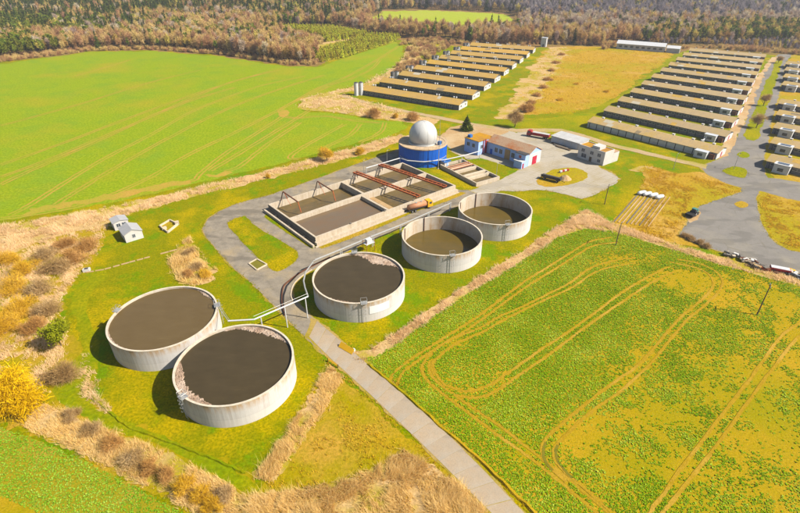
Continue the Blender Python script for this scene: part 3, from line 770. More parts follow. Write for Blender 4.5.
# ------------------------------------------------------------------ blue digester with dome
dg = thing('digester', 'round blue digester tank with a white domed gas cover', 'tank', (9.8, 206.2, 0))
DR, DH = 10.3, 7.8
mb = MB(); n = 72
mb.cyl((0, 0), DR, DR, 0, DH, n, False); me = mb.mesh('wall', M['blue']); link('wall', me, dg)
rib = MB().box(DR - .02, DR + .05, -.06, .06, 0, DH - .1).mesh('cladding_rib', M['blue'])
for k in range(36): link('cladding_rib', rib, dg, None, (0, 0, 2*math.pi*k/36))
ringm = ring_mesh('roof_edge', DR + .12, DR - .9, DH - .25, DH + .12, M['roofconc'], 72); link('roof_edge', ringm, dg)
MB().cyl((0, 0), DR - .85, DR - .85, DH - .2, DH, 72).build('roof', M['roofconc'], dg)
mb = MB(); vs = []; fs = []; nu, nv = 40, 16; rr, zc = 5.9, DH + 3.1
for j in range(nv + 1):
    ph = -math.asin(3.1/5.9) + (math.pi/2 + math.asin(3.1/5.9)) * j / nv
    for i in range(nu): vs.append((rr*math.cos(ph)*math.cos(2*math.pi*i/nu), rr*math.cos(ph)*math.sin(2*math.pi*i/nu), zc + rr*math.sin(ph)))
for j in range(nv):
    for i in range(nu): fs.append((j*nu+i, j*nu+(i+1)%nu, (j+1)*nu+(i+1)%nu, (j+1)*nu+i))
dome = mb.add(vs, fs).build('gas_dome', M['dome'], dg, True)
mb = MB()
for i in range(0, nu, 4):
    pts = [Vector(vs[j*nu+i]) for j in range(nv+1)]; mb.path([tuple(Vector((p.x*1.003, p.y*1.003, zc+(p.z-zc)*1.003))) for p in pts], .035, 4)
mb.build('seam', M['steel'], dome)
MB().cyl((0,0), 6.3, 6.1, DH, DH + .45, 40).build('dome_collar', M['steel'], dg)
mb = MB()
pts = [(DR*1.012*math.cos(a), DR*1.012*math.sin(a), 3.0) for a in np.linspace(R_(200), R_(340), 24)]
mb.path(pts, .12, 6).build('pipe_band', M['steel'], dg)
mb = MB()
for k in range(22):
    a = R_(250) + k * R_(220) / 21; mb.tube((9.9*math.cos(a), 9.9*math.sin(a), DH), (9.9*math.cos(a), 9.9*math.sin(a), DH+1.1), .035, 4)
mb.path([(9.9*math.cos(a), 9.9*math.sin(a), DH+1.1) for a in np.linspace(R_(250), R_(470), 30)], .035, 4).build('railing', M['steel'], dg)
for a, h in ((R_(330), 1.6), (R_(345), 1.1)): MB().obox((7.8*math.cos(a), 7.8*math.sin(a)), (1.2, 1.0, h), a, DH).build('roof_hatch', M['blue_r'] if h > 1.2 else M['steel'], dg)
mast = thing('lightning_mast', 'tall thin steel mast standing in front of the blue digester', 'mast', (15.9, 195.0, 0))
MB().tube((0,0,0), (0,0,8), .14, 6).tube((0,0,8), (0,0,20.5), .09, 6, .05).build('pole', M['steel'], mast); MB().cyl((0,0), .4, .4, 0, .3, 10).build('base', M['conc'], mast)
kx = thing('pump_house', 'tiny pump house with a blue sheet roof beside the digester', 'hut', (G(445,166)[0], G(445,166)[1], 0), R_(40))
MB().box(-1.6, 1.6, -1.3, 1.3, 0, 2.3).build('wall', M['whitewall'], kx)
MB().xprism([(-1.7,2.3),(1.7,2.7),(1.7,2.85),(-1.7,2.45)], -1.9, 1.9).build('roof', M['blue_r'], kx)
MB().box(-.4, .4, -1.36, -1.3, .2, 2.0).build('door', M['blue_l'], kx)
t = thing('pipe_run', 'white pipe on posts crossing in front of the blue digester', 'pipe', (-5, 196, 0)); o0 = Vector(t.location)
run = [g3(366,168,3.4), g3(400,158,3.4), (3.0, 196.2, 3.2), (9.6, 195.2, 3.0), (18.5, 196.6, 3.4), g3(462,156,3.6), g3(480,151,3.8)]
MB().path([L(p) for p in run], .2, 8).build('pipe', M['white'], t)
for k in (0, 1, 4, 5, 6): x, y, z = run[k]; MB().tube(L((x, y, 0)), L((x, y, z)), .13, 6).build('post', M['white'], t)

# small basin with channels
sb = GP([(440,168),(476,187),(497,180),(463,163)])
ex = Vector(sb[1]) - Vector(sb[0]); ey = Vector(sb[3]) - Vector(sb[0])
t = thing('filter_basin', 'small concrete basin with parallel channels near the blue and white building', 'basin', (*sb[0], 0), math.atan2(ex.y, ex.x))
bl, bw = ex.length, 12.0
MB().box(0, bl, 0, .5, 0, 1.6).build('wall', M['lagoon'], t); MB().box(0, bl, bw-.5, bw, 0, 1.6).build('wall', M['lagoon'], t)
MB().box(0, .5, .5, bw-.5, 0, 1.59).build('wall', M['lagoon'], t); MB().box(bl-.5, bl, .5, bw-.5, 0, 1.59).build('wall', M['lagoon'], t)
for k, f in enumerate((.14, .26, .38, .62, .72)):
    MB().box(bl*f, bl*f+1.2, .5, bw-.5, 0, 1.7 if k % 2 else 1.5).build('channel_wall', M['conc'], t)
MB().add([(.5,.5,.5),(bl-.5,.5,.5),(bl-.5,bw-.5,.5),(.5,bw-.5,.5)], [(0,1,2,3)]).build('slurry', M['slurry_o'], t)
for k in range(3): MB().tube((bl*.2+k*1.6, .3, 1.8), (bl*.2+k*1.6, bw-.6, 1.9), .16, 6).build('pipe', M['rust'], t)

# sump pit in the grass island and ruined pit on the lawn
def pit(name, lab, pts, hgt, mat, cat):
    wq = GP(pts); c = Vector((sum(p[0] for p in wq)/4, sum(p[1] for p in wq)/4)); o = thing(name, lab, cat, (c.x, c.y, 0))
    q = [Vector(p) - c for p in wq]
    for i in range(4):
        a, b = q[i], q[(i+1) % 4]; MB().bar((a.x, a.y, hgt/2), (b.x, b.y, hgt/2), .35, hgt).build('wall', M['conc'], o)
    MB().add([(p.x*.97, p.y*.97, .14) for p in q], [(0,1,2,3)]).build('fill', mat, o); return o
pit('sump_pit', 'small square concrete sump with green water at the grass island edge', [(249,264),(257,259.5),(267,265),(257,270.5)], .35, M['water'], 'pit')
o = pit('ruined_pit', 'broken square concrete pit overgrown with grass near the two white huts', [(160,227),(168,233),(178,225),(170,221)], .7, M['rough'], 'pit')
MB().obox((2.2, 1.4), (1.2, .9, 1.2), .4, 0).build('broken_block', M['conc'], o)
MB().obox((-.6, -2.2), (1.4, .8, 1.0), .9, 0).build('broken_block', M['conc'], o)
# broken concrete trough across the lawn
wp = GP([(84,273),(103,270),(128,263),(150,257),(176,250)])
rg = random.Random(3)
for k, (a, b) in enumerate(zip(wp[:-1], wp[1:])):
    a, b = Vector(a), Vector(b); d = (b-a).normalized(); nn = 3 if k else 2
    for j in range(nn):
        f = (j + .2) / nn; p = a + (b-a)*f; ln = (b-a).length/nn*rg.uniform(.75, .97)
        if rg.random() < .2: continue
        m = MB().bar((0,0,.12), (d.x*ln, d.y*ln, .1), rg.uniform(.35,.5), .2).build('trough_slab', M['dirt'], loc=(p.x, p.y, 0))
        tag(m, 'pale slab of the broken concrete trough crossing the lawn by the huts', 'slab', 'slabs of the broken trough')
o = thing('manhole', 'pale concrete manhole block at the left end of the broken trough', 'manhole', (*G(87, 271), 0), .3)
MB().box(-.9, .9, -.6, .6, 0, .8).build('block', M['whitewall'], o); MB().box(-.5, .5, -.4, .4, .8, .88).build('lid', M['darkgrey'], o)

# ------------------------------------------------------------------ yard buildings
RZB = R_(-48)
def window(parent, name, x0, x1, y, z0, z1, mat='glass', frame='white', axis='x'):
    # a framed window set into a wall whose outward side is -y (axis x) or +x (axis y)
    def bx(m, a0, a1, d0, d1, c0, c1):
        return m.box(a0, a1, y - d1, y - d0, c0, c1) if axis == 'x' else m.box(y + d0, y + d1, a0, a1, c0, c1)
    o = bx(MB(), x0, x1, .0, .03, z0, z1).build(name, M[mat], parent)
    f = MB(); q = .09
    bx(f, x0-q, x0, 0, .07, z0-q, z1+q); bx(f, x1, x1+q, 0, .07, z0-q, z1+q); bx(f, x0, x1, 0, .07, z0-q, z0); bx(f, x0, x1, 0, .07, z1, z1+q)
    bx(f, (x0+x1)/2-.04, (x0+x1)/2+.04, .03, .06, z0, z1)
    f.build('frame', M[frame], o); return o
bb = thing('process_building', 'white and pale blue building with rusty roof and crimson door beside the digester', 'building', (29.0, 216.4, 0), RZB)
MB().box(0, 8, 0, 10, 0, 6.2).build('wing_wall', M['blue_l'], bb)
r = MB().box(-.2, 8.2, -.2, 10.2, 6.2, 6.45).build('wing_roof', M['yellow_roof'], bb)
MB().box(.6, 2.2, 1, 2.6, 6.45, 7.6).build('roof_box', M['blue_r'], r)
MB().box(8.0, 8.03, 4.5, 6.0, .1, 5.8).build('wall_stripe', M['red'], bb)
MB().xprism([(6,0),(14.6,0),(14.6,5.2),(10.3,7.4),(6,5.2)], 8.05, 30.4).build('hall_wall', M['blue_l'], bb)
rf = MB().xprism([(5.6,5.12),(10.3,7.52),(10.3,7.7),(5.6,5.3)], 8.1, 30.7).build('roof_slope', M['orange_roof'], bb)
MB().xprism([(15,5.12),(10.3,7.52),(10.3,7.7),(15,5.3)], 8.1, 30.7).build('roof_slope', M['orange_roof'], bb)
MB().box(25.5, 30.42, 3.4, 6, 0, 5.4).build('annex_wall', M['blue_l'], bb)
MB().box(25.3, 30.6, 3.2, 6, 5.4, 5.6).build('annex_roof', M['darkgrey'], bb)
MB().box(26.5, 30.44, 1.2, 3.4, 0, 3.0).build('porch_wall', M['blue_l'], bb)
MB().box(26.3, 30.6, 1.0, 3.4, 3.0, 3.18).build('porch_roof', M['white'], bb)
MB().box(30.4, 30.46, 6.0, 14.58, 0, 5.1).build('gable_render', M['white'], bb)
dr = MB().box(30.46, 30.56, 8.6, 11.6, .1, 3.6).build('door', M['crimson'], bb); MB().box(30.56, 30.6, 11.0, 11.2, 1.2, 1.7).build('handle', M['steel'], dr)
MB().box(30.44, 30.5, 1.8, 2.8, .1, 2.2).build('door', M['red'], bb)
MB().box(10, 11.2, 5.9, 5.96, .1, 2.4).build('door', M['blue'], bb)
for x0 in (12.5, 15, 21.5): window(bb, 'window', x0, x0+1.6, 6.0, 1.6, 3.6)
for x0 in (1.5, 4.5): window(bb, 'window', x0, x0+1.5, 0, 3.2, 4.8)
window(bb, 'window', 1.6, 3.0, 8.0, 2.8, 4.4, axis='y'); window(bb, 'window', 27.2, 28.4, 3.4, 3.6, 4.8, 'red')
MB().box(18, 20.8, 5.88, 5.97, .1, 4.4).build('timber_patch', M['dirt'], bb)
for y in (6.3, 7.6): MB().box(8.05, 8.3, y - .15 - 3, y + .15 - 3, 0, 6.6).build('red_pipe', M['red'], bb)
st = MB()
for k in range(7): st.box(8.1+.25*k, 8.4+.25*k, 6.2-.05, 7.4, .3+.6*k, .4+.6*k)
st.build('outside_stair', M['red'], bb)
for k in range(3):
    MB().box(5.6 + k*2.8, 8.0 + k*2.8, 15.5, 20.5, 0, 1.1).build('tank_lid', M['white'], bb)

b2 = thing('office_block', 'two storey white block with small windows and a brown flat roof in the yard', 'building', (77.8, 208.8, 0), R_(-54))
MB().box(0, 13, 0, 6.5, 0, 5.6).build('wall', M['whitewall'], b2)
MB().box(2, 9.5, 6.5, 9.8, 0, 4.4).build('rear_wall', M['whitewall'], b2)
MB().box(9.5, 13.02, 6.5, 10.5, 0, 4.2).build('rear_wall', M['whitewall'], b2)
MB().box(.25, 12.75, .25, 6.25, 5.6, 5.66).build('roof', M['yellow_roof'], b2); MB().box(2, 13, 6.5, 10.5, 4.4, 4.5).build('roof', M['orange_roof'], b2)
pr = MB().box(0, 13, 0, .25, 5.6, 5.95).box(0, 13, 6.25, 6.5, 5.6, 5.95).box(0, .25, .25, 6.25, 5.6, 5.95).box(12.75, 13, .25, 6.25, 5.6, 5.95).build('parapet', M['whitewall'], b2)
MB().box(6.0, 9.6, .8, 5.0, 5.66, 7.0).build('stair_head', M['whitewall'], b2)
for x0 in (1.6, 6.0, 9.6): window(b2, 'window', x0, x0+1.6, 0, 3.2, 4.6)
for x0 in (2.0,): window(b2, 'window', x0, x0+2.4, 0, .9, 2.6)
window(b2, 'window', 10.0, 11.4, 0, .9, 2.2)
MB().box(6.0, 7.2, -.06, 0, .1, 2.1).build('door', M['wood'], b2)

b3 = thing('garage_shed', 'long low white garage shed behind the two storey white block', 'shed', (71.5, 229.0, 0), R_(-50))
MB().xprism([(0,0),(7.6,0),(7.6,3.4),(0,3.0)], 0, 15).build('wall', M['whitewall'], b3)
MB().xprism([(-.4,3.02),(8.0,3.44),(8.0,3.62),(-.4,3.2)], -.3, 15.3).build('roof', M['barnwall_l'], b3)
for k in range(4): MB().box(.6 + k*3.6, 3.4 + k*3.6, -.07, 0, .1, 2.5).build('garage_door', M['frost'], b3)
MB().box(15.0, 15.06, 3, 4.2, .1, 2.2).build('door', M['dark'], b3)
for k in range(3):
    o = MB().box(0, 7.5, 0, 1.1, 0, .5).build('beam_stack', M['wood' if k != 1 else 'conc_d'], loc=(*G(551 + k*2.2, 143.5 + k*1.6), 0), rot=(0, 0, R_(-50)))
    tag(o, ['long timber beam stack beside the garage shed, farthest back', 'long grey concrete beam stack, middle of the three beside the garage shed', 'long timber beam stack beside the garage shed, nearest the camera'][k], 'beams', 'beam stacks beside the garage shed')

def cottage(lab, base, rz, w, d, h, rise, roofm, wins):
    o = thing('white_hut', lab, 'hut', (*base, 0), rz, 'white huts on the lawn')
    mb = MB(); ww = w
    mb.add([(0,0,0),(ww,0,0),(ww,d,0),(0,d,0),(0,0,h),(ww,0,h),(ww,d,h),(0,d,h),(ww/2,0,h+rise),(ww/2,d,h+rise)],
           [(0,1,5,8,4),(2,3,7,9,6),(1,2,6,5),(3,0,4,7),(3,2,1,0)]).build('wall', M['whitewall'], o)
    for sx in (0, 1):
        x0 = -.25 if sx == 0 else ww+.25; zz0 = h - rise*.25/(ww/2)
        MB().add([(x0,-.2,zz0),(ww/2,-.2,h+rise+.02),(ww/2,d+.2,h+rise+.02),(x0,d+.2,zz0),(x0,-.2,zz0+.12),(ww/2,-.2,h+rise+.14),(ww/2,d+.2,h+rise+.14),(x0,d+.2,zz0+.12)],
                 [(0,1,2,3),(4,5,6,7),(0,1,5,4),(2,3,7,6),(0,3,7,4),(1,2,6,5)]).build('roof_slope', roofm, o)
    for x0, x1 in wins: window(o, 'window', x0, x1, 0, 1.1, 2.2, frame='white')
    MB().box(ww/2-.45, ww/2+.45, -.05, 0, .05, 1.95).build('door', M['whitewall'], o) if not wins else None
    return o
M['huttop'] = plain('grey_hut_sheet', 'b9b6b2', .6, .08, .6)
cottage('gabled white hut with one small gable window, nearer of the two on the lawn', G(126.5, 243), R_(40), 5.2, 6.0, 2.7, 1.1, M['huttop'], [(2.2, 3.0)])
cottage('smaller white hut with two dark windows, behind the gabled one on the lawn', G(115.5, 231), R_(40), 4.4, 4.2, 2.7, .5, M['huttop'], [(.8, 1.9), (2.5, 3.6)])

# far shed and tower
t = thing('long_shed', 'long pale shed with a white roof at the forest edge', 'shed', (*G(616, 48.5), 0), R_(-30))
MB().xprism([(0,0),(11,0),(11,4.5),(5.5,6.6),(0,4.5)], 0, 40).build('wall', M['barnwall_l'], t)
for s_ in (0, 1): MB().xprism([(-.5,4.4),(5.5,6.7),(5.5,6.9),(-.5,4.6)] if s_ == 0 else [(11.5,4.4),(5.5,6.7),(5.5,6.9),(11.5,4.6)], -.5, 40.5).build('roof_slope', M['white'], t)
MB().xprism([(1,0),(9,0),(9,3.6),(5,5.2),(1,3.6)], 41.5, 52).build('lean_to_wall', M['barnwall_l'], t)
MB().xprism([(.6,3.6),(5,5.35),(9.4,3.6),(9.4,3.75),(5,5.55),(.6,3.75)], 41.2, 52.3).build('lean_to_roof', M['white'], t)
for k in range(8): MB().box(2+k*4.8, 4.6+k*4.8, -.05, 0, 1.6, 3.2).build('window', M['glass'], t)
t = thing('white_tower', 'slim white tower standing alone at the far end of the left barns', 'tower', (*G(543.5, 46.5), 0), R_(-30))
MB().box(-2.4, 2.4, -2, 2, 0, 7.6).build('wall', M['white'], t); MB().box(-2.6, 2.6, -2.2, 2.2, 7.6, 7.9).build('roof', M['frost'], t)
MB().box(-.6, .6, -2.06, -2, .2, 2.4).build('door', M['darkgrey'], t); MB().box(2.4, 2.5, -.3, .3, .3, 7.4).build('ladder', M['steel'], t)

# ------------------------------------------------------------------ livestock barns
ORD = ['first', 'second', 'third', 'fourth', 'fifth', 'sixth', 'seventh', 'eighth', 'ninth', 'tenth', 'eleventh']
VENT = MB().cyl((0,0), .32, .32, 0, .9, 8).cyl((0,0), .6, .15, .9, 1.25, 8).mesh('roof_vent', M['white'])
VENTB = MB().box(-.5, .5, -.45, .45, 0, .8).box(-.62, .62, -.57, .57, .8, .95).mesh('roof_vent', M['whitewall'])
WIN = MB().box(0, 3.0, -.04, 0, 0, .8).mesh('window', M['glass'])
WFR = MB().box(-.08, 3.08, -.07, 0, -.1, 0).box(-.08, 3.08, -.07, 0, .8, .9).box(-.08, 0, -.07, 0, 0, .8).box(3, 3.08, -.07, 0, 0, .8).box(1.46, 1.54, -.06, 0, 0, .8).mesh('frame', M['whitewall'])
PIL = MB().box(-.14, .14, -.12, 0, 0, 2.9).mesh('pilaster', M['darkgrey'])
PANEL = MB().box(0, 3.55, -.06, 0, 1.2, 2.75).mesh('wall_panel', M['frost'])
def barn(name, lab, Lp, Rp, width, group, style):
    Lp, Rp = Vector(Lp), Vector(Rp); d = Rp - Lp; ln = d.length
    o = thing(name, lab, 'barn', (Lp.x, Lp.y, 0), math.atan2(d.y, d.x), group)
    e, rdg = 2.95, (4.7 if style == 'L' else 4.4)
    MB().xprism([(0,0),(width,0),(width,e),(width/2,rdg),(0,e)], 0, ln).build('wall', M['barnwall_l' if style == 'R1' else 'barnwall'], o)
    ov = .45; k = (rdg - e) / (width/2)
    for sgn in (0, 1):
        y0, y1 = (-ov, width/2) if sgn == 0 else (width + ov, width/2)
        z0 = e - ov*k + .03; z1 = rdg + .03
        MB().xprism([(y0,z0),(y1,z1),(y1,z1+.14),(y0,z0+.14)], -.4, ln+.4).build('roof_slope', M['barnroof' if style == 'L' else 'barnroof_r'], o)
    rgb = random.Random(int(Lp.x*7 + Lp.y)); sl_ = math.hypot(width/2 + ov, rdg - z0 + .03)
    for q_ in range(rgb.choice((1, 2, 2, 3))):
        x_ = rgb.uniform(2, ln - 10); w_ = rgb.uniform(1.2, 6); f0 = rgb.choice((0, .5)); f1 = f0 + rgb.choice((.3, .48)); zo = .19
        ya, yb = -ov + (width/2 + ov)*f0 + .05, -ov + (width/2 + ov)*f1; za, zb = e + k*ya + zo, e + k*yb + zo
        MB().add([(x_,ya,za),(x_+w_,ya,za),(x_+w_,yb,zb),(x_,yb,zb)], [(0,1,2,3)]).build('roof_patch', M[rgb.choice(('patch_a', 'patch_b', 'patch_c'))], o)
    if style != 'L1': 
        nw = int((ln - 3) / 3.9)
        for i in range(nw):
            if style == 'R1': continue
            w_ = link('window', WIN, o, (1.5 + i*3.9, 0, 1.5)); link('frame', WFR, w_)
        for i in range(nw + 1): link('pilaster', PIL, o, (1.2 + i*3.9, 0, 0))
        if style == 'R1':
            for i in range(nw): link('wall_panel', PANEL, o, (1.37 + i*3.9, 0, 0))
    if style == 'L':
        n = 6
        for i in range(n):
            for q in (-.8, .8): link('roof_vent', VENT, o, (ln*(i+.5)/n + q, width/2 + .6, rdg - .2))
        MB().box(ln, ln+.06, 0.05, width-.05, 0, e).build('gable_render', M['whitewall'], o)
        MB().box(ln+.06, ln+.12, width/2-1.4, width/2+1.4, .1, 2.6).build('door', M['frost'], o)
        for yy in (2.0, width-3.2): MB().box(ln+.06, ln+.1, yy, yy+1.2, 1.2, 2.2).build('window', M['glass'], o)
    else:
        n = 7 if style != 'FR' else 5
        for i in range(n): link('roof_vent', VENTB, o, (ln*(i+.4)/n + 1, width/2 + 1.2, rdg - .45))
        if style in ('R', 'R1'):
            MB().box(ln, ln+.06, 0.05, width-.05, 0, e).build('gable_render', M['white'], o)
            MB().box(ln+.06, ln+.12, width/2-.6, width/2+.6, .1, 2.4).build('door', M['crimson'], o)
            MB().box(ln-8.2, ln-3.2, -3.0, -.1, 0, 2.9).build('annex_wall', M['white'], o)
            MB().box(ln-8.4, ln-3.0, -3.2, -.1, 2.9, 3.08).build('annex_roof', M['frost'], o)
            MB().box(ln-6.8, ln-4.8, -3.06, -3.0, 1.0, 2.2).build('annex_window', M['glass'], o)
            MB().box(ln-2.6, ln-.6, -1.3, -.1, 0, 2.3).build('porch', M['rust_d'], o)
        else:
            MB().box(3.2, 8.7, -3.6, -.1, 0, 3.6).build('annex_wall', M['white'], o)
            MB().box(3.0, 8.9, -3.8, -.1, 3.6, 3.8).build('annex_roof', M['white'], o)
            MB().box(4.0, 7.9, -2.9, -.8, 3.8, 3.92).build('skylight', M['glass'], o)
            MB().box(4.8, 6.8, -3.66, -3.6, 1.0, 2.3).build('annex_window', M['glass'], o)
            MB().box(-.06, 0, .05, width-.05, 0, e).build('gable_render', M['white'], o)
    return o
for i in range(9):
    Lp = (-24.0 + 10.4*i, 318.5 + 22.3*i) if i < 2 else (-22.0 + 10.7*i, 320.5 + 20.6*i)
    Rp = (33.3 + 10.3*i, 283.0 + 22.35*i)
    nm = 'nearest of the nine left of the ochre meadow' if i == 0 else ('farthest of the nine left of the ochre meadow' if i == 8 else ORD[i] + ' of nine left of the ochre meadow, counted from the front')
    barn('livestock_barn', 'long grey barn, ' + nm, Lp, Rp, 11.0, 'nine barns left of the meadow', 'L')
for i in range(11):
    Lp = (95.9 + 15.35*i, 251.7 + 20.6*i); Rp = (136.9 + 15.9*i, 205.5 + 22.2*i)
    nm = 'nearest of the right block, with pale panels along its side' if i == 0 else ('farthest of the eleven in the right block' if i == 10 else ORD[i] + ' of eleven in the right block, counted from the front')
    barn('livestock_barn', 'long barn, ' + nm, Lp, Rp, 10.4, 'eleven barns in the right block', 'R1' if i == 0 else 'R')
for i in range(10):
    Lp = np.array((150.6 + 15.75*i, 198.6 + 22.6*i)); dr_ = np.array((math.cos(R_(-46)), math.sin(R_(-46))))
    if i == 5: continue
    Lp = Lp + dr_*3.0
    nm = 'nearest in the row cut by the right edge' if i == 0 else ('farthest in the row cut by the right edge' if i == 9 else ORD[i] + ' from the front, cut by the right picture edge')
    barn('livestock_barn', 'barn with boxy white annex, ' + nm, Lp, Lp + dr_*62, 10.8, 'barns cut by the right edge', 'FR')

def silo(lab, x, y, h, r, mat, grp):
    o = thing('feed_silo', lab, 'silo', (x, y, 0), 0, grp)
    MB().cyl((0,0), r, r, h*.4, h, 14).build('drum', mat, o, True)
    MB().cyl((0,0), .25, r, h*.15, h*.4, 14, False).build('hopper', mat, o, True)
    MB().cyl((0,0), r, .2, h, h+.7, 14).build('lid', mat, o)
    for a in range(4):
        ca, sa = math.cos(a*math.pi/2+.4)*r*.9, math.sin(a*math.pi/2+.4)*r*.9; MB().tube((ca,sa,0), (ca,sa,h*.45), .08, 5).build('leg', M['steel'], o)
def silo2(lab, x, y, h, r, mat, grp):
    o = thing('feed_silo', lab, 'silo', (x, y, 0), 0, grp)
    MB().cyl((0,0), r, r, 0, h, 12).build('drum', mat, o); MB().cyl((0,0), r + .08, r*.3, h, h + .5, 12).build('lid', M['darkgrey'], o)
    MB().box(r - .02, r + .1, -.25, .25, .3, h).build('ladder', M['steel'], o)
sx, sy = G(357.5, 95)
silo2('tall white feed silo, left one of the white pair by the wheat field', sx-.6, sy-.6, 7.6, 1.35, M['white'], 'white feed silos')
silo2('tall white feed silo, right one of the white pair by the wheat field', sx+2.3, sy+.4, 7.6, 1.35, M['white'], 'white feed silos')
M['silogrey'] = plain('grey_silo_sheet', '7c7876', .6, .2, .6)
for i in range(2, 9):
    x, y = (-22.0 + 10.7*i, 320.5 + 20.6*i)
    for q, nm in ((0, 'left'), (1, 'right')):
        silo2('%s of two grey silos, %s barn left of the meadow' % (nm, ORD[i]), x - 4.6 + 3.0*q, y + 2.0 + q*1.2, 4.4, 1.45, M['silogrey'] if q == 0 else M['barnwall_l'], 'grey feed silos')
def auger(a, b, lab):
    o = thing('feed_auger', lab, 'auger', (a[0], a[1], 0)); b = (b[0]-a[0], b[1]-a[1])
    MB().tube((0,0,.6), (b[0], b[1], 3.4), .28, 8).build('tube', M['white'], o)
    MB().tube((b[0]*.5, b[1]*.5, 0), (b[0]*.5, b[1]*.5, 2), .08, 5).build('prop', M['steel'], o); MB().box(-.6,.6,-.6,.6,0,1.1).build('hopper', M['white'], o)
auger(G(702,142), G(712,136), 'slanting white feed auger at the second barn of the right block')
auger(G(710,126.5), G(719,121), 'slanting white feed auger at the third barn of the right block')
auger(G(727,105), G(735,100.5), 'slanting white feed auger at the fifth barn of the right block')

# ------------------------------------------------------------------ vehicles
def wheel(parent, x, y, r, wd):
    o = MB().tube((x, y-wd/2, r), (x, y+wd/2, r), r, 14).build('wheel', M['dark'], parent)
    MB().tube((x, y-wd/2-.02, r), (x, y+wd/2+.02, r), r*.5, 10).build('rim', M['steel'], o)
def lorry(lab, loc, rz, length, cabm, bodym, tankbody):
    o = thing('lorry', lab, 'truck', loc, rz)
    MB().box(-length/2, length/2-1.4, -.5, .5, .75, 1.0).build('chassis', M['darkgrey'], o)
    x1 = length/2
    cb = MB().add([(x1-2.1,-1.15,.6),(x1,-1.15,.6),(x1,1.15,.6),(x1-2.1,1.15,.6),(x1-2.1,-1.15,2.9),(x1-.35,-1.1,2.9),(x1-.35,1.1,2.9),(x1-2.1,1.15,2.9),(x1,-1.15,1.7),(x1,1.15,1.7)],
                  [(3,2,1,0),(0,1,8,5,4),(1,2,9,8),(8,9,6,5),(2,3,7,6,9),(4,5,6,7),(3,0,4,7)]).build('cab', cabm, o)
    MB().add([(x1-.02,-.95,1.78),(x1-.02,.95,1.78),(x1-.33,.92,2.75),(x1-.33,-.92,2.75)], [(0,1,2,3)]).build('windscreen', M['glass'], cb).location.x = .03
    for sgn in (-1, 1): MB().box(x1-1.5, x1-.5, sgn*1.17-.02, sgn*1.17+.02, 1.75, 2.5).build('side_window', M['glass'], cb)
    for sgn in (-.8, .8): MB().box(x1, x1+.06, sgn-.18, sgn+.18, .85, 1.1).build('headlight', M['frost'], cb)
    if tankbody:
        tk = MB().tube((-length/2+.2, 0, 1.95), (length/2-2.5, 0, 1.95), 1.0, 20).build('tank', bodym, o, True)
        MB().tube((-length/2-.1,0,1.95), (-length/2+.2,0,1.95), .6, 14, 1.0).build('end_cap', bodym, tk)
        for x in (-1.5, .6): MB().cyl((x,0), .35, .35, 2.9, 3.1, 10).build('hatch', M['steel'], tk)
        MB().bar((-length/2-.1, .3, 1.0), (-length/2-1.0, .6, .5), .2, .2).build('hose', M['dark'], o)
    else:
        bd = MB().box(-length/2, length/2-2.6, -1.2, 1.2, 1.1, 1.35).box(-length/2, length/2-2.6, -1.2, -1.12, 1.35, 2.3).box(-length/2, length/2-2.6, 1.12, 1.2, 1.35, 2.3).box(-length/2, -length/2+.08, -1.12, 1.12, 1.35, 2.3).box(length/2-2.68, length/2-2.6, -1.12, 1.12, 1.35, 2.5).build('load_bed', bodym, o)
        MB().box(-length/2+.1, length/2-2.7, -1.1, 1.1, 1.4, 2.36).build('tarpaulin', M['barnwall_l'], o)
    for x in (length/2-1.2, -length/2+1.2, -length/2+2.5):
        for y in (-.95, .95): wheel(o, x, y, .5, .35)
    return o
a, b = Vector(G(408, 213)), Vector(G(431, 206.5)); c = (a+b)/2
lorry('faded orange tanker lorry with a yellow cab parked at the lagoon wall', (c.x, c.y, .1), math.atan2(b.y-a.y, b.x-a.x), (b-a).length, M['yellow'], M['tankpink'], True)
a, b = Vector(G(549, 139.5)), Vector(G(527, 135.5)); c = (a+b)/2
lorry('dark red lorry with a long grey covered bed parked by the farm track', (c.x, c.y, .1), math.atan2(b.y-a.y, b.x-a.x), 11.0, M['red'], M['red'], False)
def tractor(lab, loc, rz):
    o = thing('tractor', lab, 'tractor', loc, rz)
    MB().box(.2, 2.0, -.4, .4, .8, 1.5).build('bonnet', M['tealpaint'], o)
    cb = MB().box(-1.0, .2, -.7, .7, 1.0, 1.3).box(-1.0,-.92,-.7,-.62,1.3,2.4).box(-1.0,-.92,.62,.7,1.3,2.4).box(.12,.2,-.7,-.62,1.3,2.4).box(.12,.2,.62,.7,1.3,2.4).build('cab', M['darkgrey'], o)
    MB().box(-1.1, .3, -.8, .8, 2.4, 2.52).build('cab_roof', M['tealpaint'], cb); MB().box(-.95, .15, -.66, .66, 1.3, 2.38).build('glazing', M['glass'], cb)
    for y in (-.85, .85): wheel(o, -.6, y, .8, .42); wheel(o, 1.5, y*.85, .45, .28)
    MB().tube((1.2,.2,1.5), (1.2,.2,2.3), .05, 6).build('exhaust', M['dark'], o)
    MB().box(-3.6, -1.5, -1.3, 1.3, .4, 1.2).build('towed_implement', M['dark'], o)
    MB().bar((-1.5,0,.7), (-1.0,0,.7), .15, .15).build('drawbar', M['dark'], o)
tractor('small teal and black tractor with an implement on the court edge', (*G(693.5, 215), .1), R_(35))
px('bare_patch', [(685,217),(690,211),(697,209),(701,213),(698,220),(690,223)], 6, 'dirt', .15)

